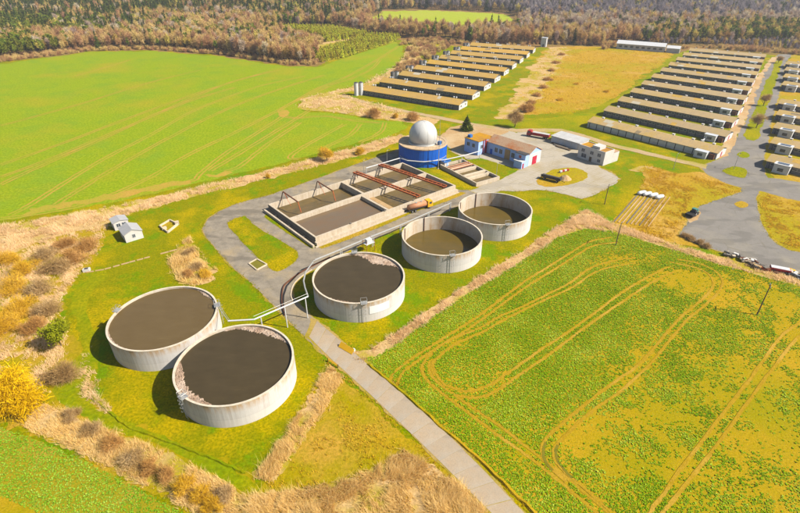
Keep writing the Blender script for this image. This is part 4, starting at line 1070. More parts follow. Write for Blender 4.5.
# ------------------------------------------------------------------ small yard things
def bag(lab, u, v, rz):
    mb = MB(); vs = []; fs = []; n = 14; m = 10
    for j in range(m + 1):
        t = j / m; x = -2.1 + 4.2*t; s_ = (1 - abs(2*t-1)**3.5)**.5 if 0 < t < 1 else .05
        for i in range(n):
            a = 2*math.pi*i/n; vs.append((x, .8*s_*math.cos(a), max(0, .75 + .75*s_*math.sin(a))))
    for j in range(m):
        for i in range(n): fs.append((j*n+i, j*n+(i+1)%n, (j+1)*n+(i+1)%n, (j+1)*n+i))
    o = mb.add(vs, fs + [tuple(range(n)), tuple(range(m*n, m*n+n))]).build('silage_bale', M['plastic_w'], loc=(*G(u, v), .05), rot=(0,0,rz), smooth=True)
    tag(o, lab, 'bale', 'white wrapped bales')
for k, (u, v) in enumerate(((641.3,194.5),(646.8,195.6),(653,196.8),(659,198.6))):
    bag('white wrapped bale, %s of four lying in a row' % ['leftmost', 'second from left', 'third from left', 'rightmost'][k], u, v, R_(22))
q0, q1, q3 = [Vector(p) for p in GP([(614,222),(639,193.5),(648,227)])]
for k in range(9):       # rows of half buried slabs behind the bales
    f = k / 8; p = q0 + (q3 - q0)*f; e_ = q1 - q0
    m = MB().bar((0,0,.1), (e_.x, e_.y, .1), .35, .22).build('edging_slab', M['dirt'] if k % 3 else M['conc_d'], loc=(p.x, p.y, 0.05))
    tag(m, 'long low concrete slab in the striped bed behind the white bales', 'slab', 'slabs of the striped bed')
t = thing('trailer_bed', 'dark flat trailer standing on the ochre island in the yard', 'trailer', (*G(551, 180.5), .1), R_(-38))
MB().box(-4, 4, -1.1, 1.1, .9, 1.6).build('bed', M['darkgrey'], t); MB().box(-4, 4, -1.15, -1.1, 1.6, 2.1).build('side_board', M['darkgrey'], t)
for x in (-2.6, 2.6):
    for y in (-.9, .9): wheel(t, x, y, .45, .3)
MB().bar((4,0,.8), (5.6,0,.5), .15, .15).build('drawbar', M['dark'], t)
t = thing('barrier', 'small red and white barrier on the ochre island in the yard', 'barrier', (*G(564, 172), .1), R_(28))
for k in range(4): MB().box(-2.4+k*1.2, -1.2+k*1.2, -.3, .3, .3, .9).build('panel', M['red' if k % 2 else 'white'], t)
for x in (-2, 2): MB().box(x-.1, x+.1, -.4, .4, 0, .3).build('foot', M['darkgrey'], t)
o = MB().cyl((0,0), 2.6, 1.3, 0, 1.0, 9).cyl((.2,.1), 1.3, .2, 1.0, 1.5, 7).build('sand_heap', M['dirt'], loc=(*G(565, 179), .1)); tag(o, 'pale sand heap on the ochre island in the yard', 'heap')
t = thing('barrier_board', 'yellow slanting barrier board beside the concrete road', 'barrier', (*G(346.5, 350), 0), R_(-38))
MB().add([(-2.1,-.5,.12),(2.1,-.5,.12),(2.1,.5,.95),(-2.1,.5,.95),(-2.1,-.5,.2),(2.1,-.5,.2),(2.1,.5,1.03),(-2.1,.5,1.03)], [(3,2,1,0),(4,5,6,7),(0,1,5,4),(1,2,6,5),(2,3,7,6),(3,0,4,7)]).build('board', M['yellow'], t)
for x in (-1.8, 1.8): MB().box(x-.06, x+.06, .42, .54, 0, .9).build('foot', M['yellow'], t)
t = thing('marker_stone', 'white rounded marker stone beside the yellow gate', 'stone', (*G(353.5, 351), 0))
MB().cyl((0,0), .5, .42, 0, .5, 10).cyl((0,0), .42, .1, .5, .75, 10).build('stone', M['white'], t)
t = thing('field_gate', 'low yellow bar gate at the head of the reed ditch left of the road', 'gate', (*G(333, 364.5), 0), R_(-40))
for z in (.4, .8): MB().bar((-1.6,0,z), (1.6,0,z), .1, .16).build('bar', M['yellow'], t)
for x in (-1.6, 1.6): MB().tube((x,0,0), (x,0,1.0), .09, 6).build('post', M['wood'], t)

def pole(name, lab, u, v, h, lean=(0, 0), arm=1.2, mat='wood', r=.16, cat='pole', grp=None):
    o = thing(name, lab, cat, (*G(u, v), 0), random.uniform(0, 3), grp); o.rotation_euler = (lean[0], lean[1], R_(60))
    MB().tube((0,0,0), (0,0,h), r, 8, r*.7).build('shaft', M[mat], o)
    if arm:
        a = MB().bar((-arm,0,h-.35), (arm,0,h-.35), .14, .14).build('crossarm', M[mat], o)
        for x in (-arm*.9, 0, arm*.9): MB().cyl((x,0), .07, .05, h-.28 if x else h, h+.05 if x else h+.3, 6).build('insulator', M['frost'], a)
    return o
pole('utility_pole', 'dark wooden utility pole at the top edge of the rape field', 615.5, 245.5, 7.8, grp='wooden utility poles')
pole('utility_pole', 'leaning wooden utility pole in the bare right part of the rape field', 756.8, 315.1, 8.9, (0, R_(3)), grp='wooden utility poles')
pole('utility_pole', 'wooden utility pole on the lawn below the yard', 604.4, 204.4, 7.7, grp='wooden utility poles')
def lamp(lab, u, v, h):
    o = thing('street_lamp', lab, 'lamp', (*G(u, v), 0), R_(40), 'thin lamp posts')
    MB().tube((0,0,0), (0,0,h), .11, 6, .07).build('shaft', M['steel'], o); a = MB().tube((0,0,h), (1.1,0,h+.25), .05, 6).build('bracket', M['steel'], o)
    MB().box(.8, 1.6, -.15, .15, h+.2, h+.34).build('lantern', M['darkgrey'], a)
lamp('thin lamp post on the road behind the lagoon, beside its cross wall', 364, 176, 6.6)
lamp('thin lamp post between the lagoon and the blue digester', 387, 163, 5.5)
lamp('thin lamp post on the grass before the nearest right barn', 673, 169.5, 6.8)
lamp('thin lamp post on the green island at the avenue junction', 733.5, 169.5, 6.5)
lamp('thin lamp post in front of the blue and white building', 496, 178, 6.0)

# junk along the court edge
def heap(lab, u, v, n, mats, sz, seed, cat='pile', name='scrap_pile'):
    rg = random.Random(seed); o = thing(name, lab, cat, (*G(u, v), 0), R_(-25))
    for k in range(n):
        mb = MB().obox((rg.uniform(-sz, sz), rg.uniform(-.8, .8)), (rg.uniform(.7, 2.0), rg.uniform(.4, 1.1), rg.uniform(.2, .5)), rg.uniform(0, 3), rg.uniform(0, .8))
        mb.build('board' if cat == 'boards' else 'scrap_piece', M[rg.choice(mats)], o)
heap('pale heap of broken slabs, leftmost of the junk along the court edge', 733, 256.5, 16, ['conc', 'whitewall', 'conc_d'], 2.2, 1)
heap('pale slab heap just right of the leftmost junk along the court edge', 748, 262, 16, ['conc', 'whitewall', 'rust_d'], 1.8, 2)
heap('dark timber and board pile in the middle of the court edge junk', 761, 268, 20, ['wood', 'conc_d', 'darkgrey', 'dirt'], 3.0, 3)
heap('rust brown scrap pile beside the red cart on the court edge', 770, 270.5, 14, ['rust', 'rust_d', 'wood'], 2.0, 4)
heap('black and white rubbish pile at the right picture edge', 798, 277, 16, ['dark', 'white', 'darkgrey'], 2.4, 5)
t = thing('cart', 'red and white farm cart among the junk on the court edge', 'cart', (*G(779, 271.5), 0), R_(-25))
MB().box(-2.4, 2.4, -.9, .9, .6, 1.2).build('bed', M['red'], t); MB().box(-2.3, 2.2, -.8, .8, 1.2, 1.32).build('load', M['white'], t)
for x in (-1.5, 1.5):
    for y in (-.8, .8): wheel(t, x, y, .4, .25)
heap('white slab heap right of the red cart on the court edge', 791, 272.5, 10, ['whitewall', 'conc', 'yellow'], 1.5, 6)

# ------------------------------------------------------------------ vegetation
def crown_faces(rg, lobes, n, size, elong=1.0, out=0.0, droop=0.0):
    lobes = np.array(lobes, float); wt = (lobes[:,3]*lobes[:,4]*lobes[:,5])**.67; wt /= wt.sum()
    li = rg.choice(len(lobes), n, p=wt); Lb = lobes[li]
    d = rg.normal(size=(n,3)); d /= np.linalg.norm(d, axis=1)[:,None]
    r = rg.random(n)**(1/2.0); r = np.where(rg.random(n) < .14, rg.uniform(.9, 1.4, n), r)
    c = Lb[:,:3] + d * Lb[:,3:6] * r[:,None]
    ax = rg.normal(size=(n,3)); ax = ax*(1-out) + d*out*1.6; ax[:,2] += out*.6 - droop*1.5
    ax /= np.linalg.norm(ax, axis=1)[:,None]
    sd_ = np.cross(ax, rg.normal(size=(n,3))); sd_ /= np.linalg.norm(sd_, axis=1)[:,None] + 1e-9
    s_ = size * rg.uniform(.6, 1.4, n)
    a = ax * (s_*elong)[:,None] / 2; b = sd_ * s_[:,None] / 2
    v = np.stack([c-a-b*.6, c+a-b*.3, c+a+b*.3, c-a+b*.6], 1).reshape(-1, 3)
    v[:,2] = np.maximum(v[:,2], .03)
    q = np.arange(n*4).reshape(n, 4)
    lt = rg.random(len(lobes)); tint = np.clip(lt[li]*.5 + rg.random(n)*.6, 0, 1)
    return v, q, tint
def limbs(rg, h, r, base, n=7, trunk_top=.6):
    mb = MB(); prev = (0,0,0); th_ = rg.uniform(0, 6)
    tp = (rg.normal(0,.03)*h, rg.normal(0,.03)*h, h*trunk_top); mb.tube((0,0,-.1), tp, base, 7, base*.45)
    for k in range(n):
        f = rg.uniform(.25, 1.0); a = th_ + k*2.4; s_ = Vector(tp)*f
        e = s_ + Vector((math.cos(a)*r*rg.uniform(.4,.75), math.sin(a)*r*rg.uniform(.4,.75), h*rg.uniform(.12,.32)))
        mb.tube(s_, e, base*.4, 5, base*.12)
    return mb
def lobes_for(rg, h, r, kind):
    L = []
    if kind == 'spruce':
        for k in range(8): f = k/7; L.append((0,0,h*(.12+.84*f), r*(1-f)*.95+.15, r*(1-f)*.95+.15, h*.09))
        return L
    if kind == 'bush':
        for k in range(9): a = rg.uniform(0,6.28); q = r*rg.uniform(.0,.62); hh = h*rg.uniform(.3,.55)*(1.1-q/r*.5); L.append((math.cos(a)*q, math.sin(a)*q, hh, r*rg.uniform(.3,.48), r*rg.uniform(.3,.48), hh*.95))
        return L
    for k in range(11): a = rg.uniform(0,6.28); q = r*rg.uniform(.05,.65); z = h*rg.uniform(.42,.82)*(1-.15*q/r); L.append((math.cos(a)*q, math.sin(a)*q, z, r*rg.uniform(.28,.45), r*rg.uniform(.28,.45), h*rg.uniform(.12,.2)))
    return L
SEED = [100]
def plant(name, lab, cat, u, v, h, r, kind, mat, n, size, elong=1.0, out=0.0, droop=0.0, grp=None, trunk=True, tb=None, lean=0):
    SEED[0] += 1; rg = np.random.default_rng(SEED[0])
    o = thing(name, lab, cat, (*G(u, v), 0), 0, grp)
    v_, q, t_ = crown_faces(rg, lobes_for(rg, h, r, kind), n, size, elong, out, droop)
    link('crown', np_mesh('crown', v_, q, M[mat], t_), o)
    if trunk: limbs(rg, h, r, tb or max(.06, h*.022), 9 if kind != 'spruce' else 2, .62 if kind != 'spruce' else .95).build('trunk' if kind != 'bush' else 'stems', M['bark'], o)
    return o
plant('young_tree', 'leafy green young tree between the willow and the farthest left tank', 'tree', 62, 347, 7.4, 4.0, 'tree', 'leaf', 4600, .32, 1.2)
plant('willow_bush', 'big bright yellow willow at the left picture edge', 'tree', 8, 410, 9.5, 8.0, 'bush', 'willow', 16000, .16, 5.5, .5, .35, tb=.3)
plant('bare_bush', 'large bare brown bush right of the yellow willow', 'bush', 67, 381, 5.0, 5.0, 'bush', 'twig', 7000, .06, 12, .6)
plant('budding_tree', 'rounded yellowish budding tree on the field margin behind the lagoon road', 'tree', 327, 161, 7.2, 4.6, 'tree', 'twig_g', 4200, .12, 7, .5)
plant('budding_bush', 'low yellowish bush right of the budding tree on the field margin', 'bush', 361, 154, 3.6, 3.4, 'bush', 'twig_g', 2400, .1, 8, .5)
plant('budding_bush', 'tiny lone bush on the field margin left of the budding tree', 'bush', 268, 178, 2.2, 1.3, 'bush', 'twig_g', 700, .09, 7, .5)
plant('spruce', 'dark green spruce standing behind the blue digester', 'tree', 466.5, 130.5, 7.4, 3.0, 'spruce', 'spruce', 3400, .5, 1.6, .5, .3, tb=.2)
plant('bare_tree', 'bare round tree beside the farm track above the blue and white building', 'tree', 514.5, 127, 9.2, 4.8, 'tree', 'twig', 3200, .12, 9, .6, tb=.26)
plant('bare_bush', 'wide bare brown bush on the dry slope, left of the pair near the silos', 'bush', 374, 117, 5.0, 6.0, 'bush', 'twig_r', 3200, .13, 9, .6)
plant('bare_bush', 'wide bare brown bush on the dry slope, right of the pair near the silos', 'bush', 413, 119.5, 4.6, 5.2, 'bush', 'twig_r', 3000, .13, 9, .6)
plant('budding_bush', 'small yellowish bush between the two brown bushes on the dry slope', 'bush', 395, 118, 2.8, 2.6, 'bush', 'twig_g', 1200, .12, 8, .5)
plant('bare_bush', 'dark round bush on the dry bank beside the ochre meadow', 'bush', 528, 112, 5.2, 4.6, 'bush', 'twig_r', 2600, .13, 9, .6)
plant('bare_tree', 'bare tree in the green median beside the third right barn', 'tree', 756, 128, 8.0, 4.4, 'tree', 'twig', 2600, .11, 10, .6, tb=.25)
plant('bare_tree', 'bare tree in the green median beside the fifth right barn', 'tree', 763, 106, 7.5, 4.0, 'tree', 'twig', 2200, .11, 10, .6, tb=.25)
plant('bare_tree', 'leafless young tree at the far end of the median', 'tree', 778, 63, 6.5, 3.6, 'tree', 'twig', 1500, .13, 10, .6, tb=.2)
rg = random.Random(11)
HEDGE = [  # u, v, height, radius, twigs, place words
 (86,250,3.2,3.6,'twig_r','nearest the white huts'), (72,262,3.6,4.0,'twig_r','second from the white huts'), (56,272,3.8,4.0,'twig','third from the white huts'),
 (44,258,3.2,3.6,'twig','behind the third from the huts'), (66,247,2.8,3.2,'twig_r','behind the second from the huts'), (28,272,3.4,3.8,'twig_g','low in the middle of the thicket'),
 (42,292,3.6,3.8,'twig','right of the small dark gap'), (14,290,3.6,4.0,'twig_g','by the left picture edge, upper'), (22,312,3.4,3.6,'twig_g','by the left picture edge, middle'),
 (48,312,3.2,3.2,'twig','above the green young tree'), (4,330,3.6,3.8,'twig_g','by the left picture edge, lower'), (36,330,2.8,2.8,'twig_r','just left of the green young tree'),
 (8,262,2.8,3.2,'twig_g','by the left picture edge, topmost')]
for u, v, h, r, m, w_ in HEDGE:
    plant('bare_bush', 'leafless bush of the left thicket, ' + w_, 'bush', u, v, h*1.25, r*1.3, 'bush', m, 5000, .075, 10, .55, grp='bushes of the left thicket')
ROW = [(72,418,2.2,2.2,'twig','first'), (93,432,2.6,2.4,'twig','second'), (112,446,2.6,2.6,'twig_r','third'), (133,462,3.2,2.8,'twig','fourth'), (150,470,2.4,2.0,'twig_r','fifth'), (167,478,3.0,2.5,'twig_r','sixth'),
       (186,489,2.8,2.4,'twig_g','seventh'), (204,499,3.0,2.6,'twig_g','eighth'), (225,497,2.4,2.2,'twig','ninth'), (214,509,2.2,2.2,'twig_g','tenth')]
for u, v, h, r, m, w_ in ROW:
    plant('bare_bush', '%s bush from the left in the row above the bottom left field' % w_, 'bush', u, v, h, r, 'bush', m, 2400, .055, 11, .55, grp='bush row above the bottom left field')
for u, v, r, w_ in ((684,237,1.9,'leftmost'), (691,240,2.2,'second'), (699,243.5,2.1,'third'), (706,247.5,1.7,'rightmost')):
    plant('low_shrub', '%s dark shrub on the bank below the court' % w_, 'bush', u, v, 1.6, r, 'bush', 'twig', 1300, .07, 9, .5, grp='shrubs below the court')
BANKW = ['first', 'second', 'third', 'fourth', 'fifth', 'sixth', 'seventh', 'eighth', 'ninth']
for k, (u, v, r) in enumerate(((517,117,3.6), (523,109,3.8), (531,103,3.4), (537,96,3.6), (543,88,3.4), (548,80,3.2), (551,71,3.2), (556,63,3.4), (561,55,3.2))):
    plant('low_shrub', 'low reddish shrub on the dry bank by the ochre meadow, %s from the front' % BANKW[k], 'bush', u, v, 2.0, r*1.3, 'bush', 'twig_r', 1100, .15, 8, .5, grp='shrubs along the dry bank')
for u, v, r, w_ in ((576,84,2.6,'upper'), (606,92,2.8,'right'), (560,100,3.0,'lower')):
    plant('low_shrub', '%s weedy shrub standing in the ochre meadow' % w_, 'bush', u, v, 1.4, r, 'bush', 'twig_g', 700, .15, 6, .4, grp='shrubs in the ochre meadow')

# ---- value noise and polygon test for scatters
_lat = np.random.default_rng(5).random((256, 256))
def vnoise(x, y, s):
    x = np.asarray(x)/s + 100; y = np.asarray(y)/s + 100; xi = np.floor(x).astype(int); yi = np.floor(y).astype(int); fx_ = x-xi; fy_ = y-yi
    fx_ = fx_*fx_*(3-2*fx_); fy_ = fy_*fy_*(3-2*fy_); g = lambda a, b: _lat[a % 256, b % 256]
    return (g(xi,yi)*(1-fx_)+g(xi+1,yi)*fx_)*(1-fy_) + (g(xi,yi+1)*(1-fx_)+g(xi+1,yi+1)*fx_)*fy_
def inside(poly, x, y):
    r = np.zeros(len(x), bool); n = len(poly)
    for i in range(n):
        x0, y0 = poly[i]; x1, y1 = poly[(i+1) % n]
        if y0 == y1: continue
        c = ((y0 > y) != (y1 > y)) & (x < (x1-x0)*(y-y0)/(y1-y0)+x0); r ^= c
    return r
def npix(x, y):
    dep = y*CP + H*SP; return 400 + F*x/dep, 256.5 - F*(y*SP - H*CP)/dep
def scatter(poly, spacing, rg, jit=.5):
    p = np.array(poly); lo, hi = p.min(0), p.max(0)
    xs, ys = np.meshgrid(np.arange(lo[0], hi[0], spacing), np.arange(lo[1], hi[1], spacing)); x = xs.ravel(); y = ys.ravel()
    x = x + rg.uniform(-jit, jit, len(x))*spacing; y = y + rg.uniform(-jit, jit, len(y))*spacing
    k = inside(poly, x, y); return x[k], y[k]

def bank(lab, pts, w_, h_, mat):
    p = catmull(GP(pts), 8, closed=False); rgk = random.Random(len(p)); mb = MB(); vs = []
    for i, q in enumerate(p):
        a = np.array(p[max(i-1,0)]); b = np.array(p[min(i+1,len(p)-1)]); d = b-a; n_ = np.array([-d[1], d[0]])/np.linalg.norm(d); q = np.array(q) + n_*rgk.gauss(0,.08); hh = h_*rgk.uniform(.6, 1.2)
        for off, z_ in ((-w_/2, .0), (-w_*.22, hh), (w_*.22, hh*.9), (w_/2, 0.0)): vs.append((*(q + n_*off), z_))
    n4 = len(p); mb.add(vs, [(4*i+j, 4*i+j+1, 4*i+j+5, 4*i+j+4) for i in range(n4-1) for j in range(3)])
    tag(mb.build('earth_bank', mat), lab, 'bank')
bank('low earth bank between the concrete road and the rape field', [(368,364),(395,386),(435,421),(482,462),(538,517),(560,540)], .9, .38, M['soil'])
bank('low turf step along the lower edge of the tank lawn', [(92,396),(112,414),(128,426),(180,446),(215,460),(246,473)], .7, .32, M['strip'])

# ---- leafy crop plants
def rosettes(name, lab, x, y, size, mat, rg, leaves=6, z=.04):
    n = len(x); V = []; T = []; base_t = np.clip(vnoise(x, y, 6)*.5 + rg.random(n)*.5, 0, 1)
    for k in range(leaves):
        a = rg.uniform(0, 6.28, n); L_ = size*rg.uniform(.6, 1.15, n); w_ = L_*rg.uniform(.4, .6, n); hz = L_*rg.uniform(.2, .8, n)
        dx_, dy_ = np.cos(a), np.sin(a)
        b0 = np.stack([x, y, np.full(n, z)], 1); m1 = np.stack([x+dx_*L_*.55-dy_*w_, y+dy_*L_*.55+dx_*w_, z+hz], 1)
        tp = np.stack([x+dx_*L_, y+dy_*L_, z+hz*.75], 1); m2 = np.stack([x+dx_*L_*.55+dy_*w_, y+dy_*L_*.55-dx_*w_, z+hz], 1)
        V.append(np.stack([b0, m1, tp, m2], 1)); T.append(np.clip(base_t + rg.normal(0, .15, n), 0, 1))
    V = np.concatenate(V).reshape(-1, 3); q = np.arange(len(V)).reshape(-1, 4)
    o = link(name, np_mesh(name, V, q, M[mat], np.concatenate(T))); tag(o, lab, 'crop', kind='stuff'); return o
rgc = np.random.default_rng(21)
x, y = scatter(GP(RAPE), .285, rgc)
u_, v_ = npix(x, y); kp = (u_ < 830) & (v_ < 535); x, y, u_, v_ = x[kp], y[kp], u_[kp], v_[kp]
TP = np.concatenate(TRACKS); dm = np.full(len(x), 9.0)
TP = TP[(np.abs(TP[:,0]) < 140) & (TP[:,1] > 30)].astype(np.float32)
cell = {}
for i, p in enumerate(TP): cell.setdefault((int(p[0]//1.0), int(p[1]//1.0)), []).append(i)
gx, gy = np.floor(x).astype(int), np.floor(y).astype(int)
for i in range(len(x)):
    best = 81.0
    for dx_ in (-1, 0, 1):
        for dy_ in (-1, 0, 1):
            c_ = cell.get((gx[i]+dx_, gy[i]+dy_))
            if c_:
                for j in c_:
                    d2 = (x[i]-TP[j,0])**2 + (y[i]-TP[j,1])**2
                    if d2 < best: best = d2
    dm[i] = best**.5
def blob(cu, cv, ru, rv): return np.exp(-(((u_-cu)/ru)**2 + ((v_-cv)/rv)**2))
bare = .95*blob(690,282,45,14) + .85*blob(745,298,60,14) + .6*blob(640,258,50,10) + .55*blob(790,330,40,40) + .35*blob(700,395,90,60) + .7*blob(760,400,30,45) + .5*blob(690,460,90,50) + .5*blob(575,445,45,28) + .35*blob(640,420,35,40) + .4*blob(780,470,50,50) + .45*blob(540,460,50,20) + .5*blob(475,380,40,18) + .35*blob(460,345,12,14) + .25*blob(640,360,40,40)
bare = bare + .26/(1 + np.exp(-(u_ - 640 + (v_ - 400)*.25)/28))*(v_ > 262)
nz = vnoise(x, y, 5.5)*.55 + vnoise(x+31, y+9, 1.7)*.45
dens = np.clip(1.0 - bare*.68 - (nz-.42)*np.clip(bare*2.6+.35, 0, 1.8) - .5*blob(695,281,36,9), 0.05, .9)
edge = blob(0,0,1,1)*0
kp = (rgc.random(len(x)) < dens) & (dm > .42)
x, y, dens = x[kp], y[kp], dens[kp]
rosettes('rape_plants', 'dense green rape plants filling the right hand field', x, y, .215*rgc.uniform(.65, 1.35, len(x)), 'rape', rgc)
x, y = scatter(GP(CROP2), .36, rgc); u_, v_ = npix(x, y)
nz = vnoise(x, y, 4)*.5 + vnoise(x+7, y, 1.3)*.5
kp = (rgc.random(len(x)) < np.clip(1.5 - nz*1.2, .2, .97)) & (v_ < 540) & (u_ > -20) & (v_ < 497 + u_*.42)
rosettes('small_crop_plants', 'bluish green crop rows in the bottom left field', x[kp], y[kp], .21*rgc.uniform(.7, 1.3, kp.sum()), 'crop2', rgc)

# ---- dry reeds and tall grass
def blades(name, lab, polys, spacing, hgt, mat, seed, per=5, width=.09, lean=.35, dens=None, cat='reeds', xy=None, soft=.45):
    rg = np.random.default_rng(seed); X = []; Y = []
    if xy is not None: X.append(xy[0]); Y.append(xy[1])
    for p in polys:
        a, b = scatter(GP(p), spacing, rg); X.append(a); Y.append(b)
    x = np.concatenate(X); y = np.concatenate(Y)
    far_ = soft*np.clip(np.hypot(x, y)/110, .6, 3); x = x + rg.normal(0, 1, len(x))*far_; y = y + rg.normal(0, 1, len(y))*far_
    nz = vnoise(x, y, 3.0)*.6 + vnoise(x+50, y+20, 1.1)*.4
    if dens is not None: k = rg.random(len(x)) < np.clip((nz-.5)*3 + dens, 0.02, 1); x, y, nz = x[k], y[k], nz[k]
    n = len(x); V = []; T = []
    lean_a = vnoise(x+11, y+70, 4.0)*6.28*1.2
    for k in range(per):
        a = lean_a + rg.normal(0, .9, n); h = hgt*rg.uniform(.5, 1.15, n)*(.55+nz*.9); ld = h*np.abs(rg.normal(0, lean, n)); bx_ = x+rg.normal(0, spacing*.35, n); by = y+rg.normal(0, spacing*.35, n)
        w_ = width*rg.uniform(.6, 1.5, n); pa = rg.uniform(0, 6.28, n)
        p0 = np.stack([bx_-np.cos(pa)*w_, by-np.sin(pa)*w_, np.full(n, .03)], 1); p1 = np.stack([bx_+np.cos(pa)*w_, by+np.sin(pa)*w_, np.full(n, .03)], 1)
        p2 = np.stack([bx_+np.cos(a)*ld, by+np.sin(a)*ld, h], 1); V.append(np.stack([p0, p1, p2], 1)); T.append(np.clip(nz*.5+rg.random(n)*.55, 0, 1))
    V = np.concatenate(V).reshape(-1, 3); q = np.arange(len(V)).reshape(-1, 3)
    o = link(name, np_mesh(name, V, q, M[mat], np.concatenate(T), tris=True)); tag(o, lab, cat, kind='stuff'); return o
blades('ditch_reeds', 'dry beige reeds in the ditch left of the concrete road', [REED1], .19, 1.0, 'reed', 1, 6, .028, .8, dens=.75)
blades('reed_bed', 'dry beige reed bed at the bottom of the picture', [REED2], .19, 1.1, 'reed', 2, 6, .028, .8, dens=.62)
blades('reed_clump', 'dry reed clump between the huts and the perimeter road', [REED3], .3, 1.2, 'reed', 3, 5, .05, .7, dens=.6)
for k, (u, v, h, r, m, w_) in enumerate(((189,256,2.6,2.6,'twig','topmost'), (196,268,2.6,3.0,'twig','middle'), (205,277,2.4,2.6,'twig_g','lowest right'), (187,276,2.2,2.4,'twig_r','lowest left'))):
    plant('bare_bush', 'dry brown bush in the reed clump beside the perimeter road, %s' % w_, 'bush', u, v, h, r, 'bush', m, 3000, .06, 10, .6, grp='bushes in the reed clump')
blades('margin_grass', 'dry straw grass along the wheat field margin', [[(-40,234),(0,226),(60,217),(120,206),(170,195),(210,185),(250,176),(290,166),(330,155),(400,135),(402,140),(345,158),(300,170),(250,182),(205,193),(150,207),(115,219),(60,234),(0,256),(-40,268)]], .32, .85, 'reed_p', 4, 6, .05, .7, dens=.5)
blades('rough_grass', 'mixed straw and green rough grass at the left edge', [[(-20,264),(0,246),(60,232),(108,222),(98,250),(92,262),(75,278),(60,300),(66,330),(60,368),(48,392),(40,410),(-20,400)]], .32, .75, 'reed_p', 5, 6, .04, .7, dens=.4)
blades('bank_grass', 'dry grass bank above the bottom left field', [[(42,404),(66,412),(100,428),(150,446),(200,470),(245,494),(240,520),(195,513),(140,484),(95,460),(50,438),(24,428)]], .21, .8, 'reed', 6, 6, .03, .7, dens=.6)
blades('bank_grass', 'dry straw beside the far left tank and mown path', [[(88,350),(97,378),(96,396),(112,410),(108,414),(84,396),(80,370)]], .22, .65, 'reed_p', 16, 5, .03, .7, dens=.5)
blades('boundary_grass', 'dry straw strip between the tank lawn and the rape field', [[(354,356),(358,351),(374,347),(400,331),(440,303),(480,277),(520,253),(552,231),(575,216),(586,210),(600,217),(612,224),(640,233),(668,243),(668,247),(640,238),(610,231),(585,228),(558,237),(522,261),(480,286),(440,312),(402,340),(376,359),(362,364)]], .2, .7, 'reed_p', 7, 6, .035, .7, dens=.62)
blades('boundary_grass', 'dry straw strip between the court and the rape field', [[(668,242),(700,252),(740,262),(780,274),(820,286),(820,291),(760,275),(720,264),(680,252),(668,248)]], .24, .65, 'reed_p', 8, 5, .04, .7, dens=.6)
blades('ochre_grass', 'yellow ochre tall grass left of the court', [[(640,190),(645,180),(640,170),(652,166),(676,174),(715,181),(742,190),(716,196),(690,199),(684,214),(676,232),(666,240),(640,234),(630,230),(650,205)], [(762,193),(787,202),(820,207),(820,254),(788,248),(771,236),(763,216)]], .34, .5, 'reed_g', 9, 5, .05, .7, dens=.45)
blades('slope_grass', 'straw coloured grass on the slope between wheat field and left barns', [[(299,107),(303,101),(345,94),(362,100),(395,109),(420,116),(432,122),(405,121),(378,118),(340,113)], [(298,100),(365,83),(402,62),(408,46),(420,43),(432,46),(402,72),(360,90)]], .8, .8, 'reed_p', 10, 4, .13, .7, dens=.5)
blades('meadow_grass', 'rank ochre grass of the meadow between the barn blocks', [[(545,50),(560,46),(650,51),(672,53),(668,60),(640,80),(610,101),(585,110),(555,114),(520,115),(505,120),(512,100),(530,78),(540,62)]], 1.3, .5, 'reed_g', 12, 4, .16, .8, dens=.2)
blades('corner_grass', 'thin yellow grass in the corner between reeds and road', [[(343,382),(400,432),(470,493),(404,449),(380,465),(300,490),(262,486),(300,450),(335,398)]], .5, .5, 'reed_g', 13, 4, .05, dens=.25)
blades('road_verge_grass', 'grass fringe along the edges of the concrete road', [[(322,356),(350,380),(400,427),(440,466),(495,522),(488,522),(436,467),(396,428),(346,381),(318,356)], [(345,342),(405,392),(480,464),(535,520),(542,520),(486,464),(411,392),(351,342)]], .3, .35, 'reed_g', 14, 4, .05, dens=.6)

blades('reed_undergrowth', 'yellow green grass growing between the dry reeds', [REED1, REED2, REED3], .5, .6, 'reed_g', 40, 4, .05, .7, dens=.3)
ex, ey = [], []; rgv = random.Random(8)
for pts, st in (([(374,158),(346,168),(330,174),(310,181),(290,188),(270,195),(250,200),(236,204),(220,211),(208,219),(202.4,229),(206,237),(216,249),(230,265),(250,282),(266,298),(278,310),(290,322),(306,338)], .22),
                ([(227,223),(244,216),(254,225),(270,235),(294,249),(298,255),(296,261),(288,267),(280,271),(274,271),(262,262),(246,246),(234,233),(227,223)], .22),
                ([(498,191),(520,191),(546,190),(568,195),(582,199),(592,196),(608,188),(621,179),(612,173),(600,168)], .3),
                ([(742,188),(742,192),(700,206),(684,226),(680,234),(688,240),(706,247),(726,253)], .3), ([(800,252),(788,250),(778,245),(770,238),(764,228),(760,216),(758,205),(756,197)], .3),
                ([(267,213),(290,228),(318,247)], .3), ([(318,248),(345,241),(380,227),(415,212),(448,201)], .3), ([(722,171),(733,166.5),(744,168.5),(747,172),(744,178),(733,176),(722,171)], .35)):
    w_ = GP(pts)
    for a, b in zip(w_[:-1], w_[1:]):
        for k in range(int(math.dist(a, b)/st)): f = rgv.random(); ex.append(a[0]+(b[0]-a[0])*f); ey.append(a[1]+(b[1]-a[1])*f)
blades('verge_tufts', 'low grass tufts creeping over the edges of the paving', [], .3, .28, 'tuft', 41, 5, .05, .6, xy=(np.array(ex), np.array(ey)), soft=.3, cat='grass')

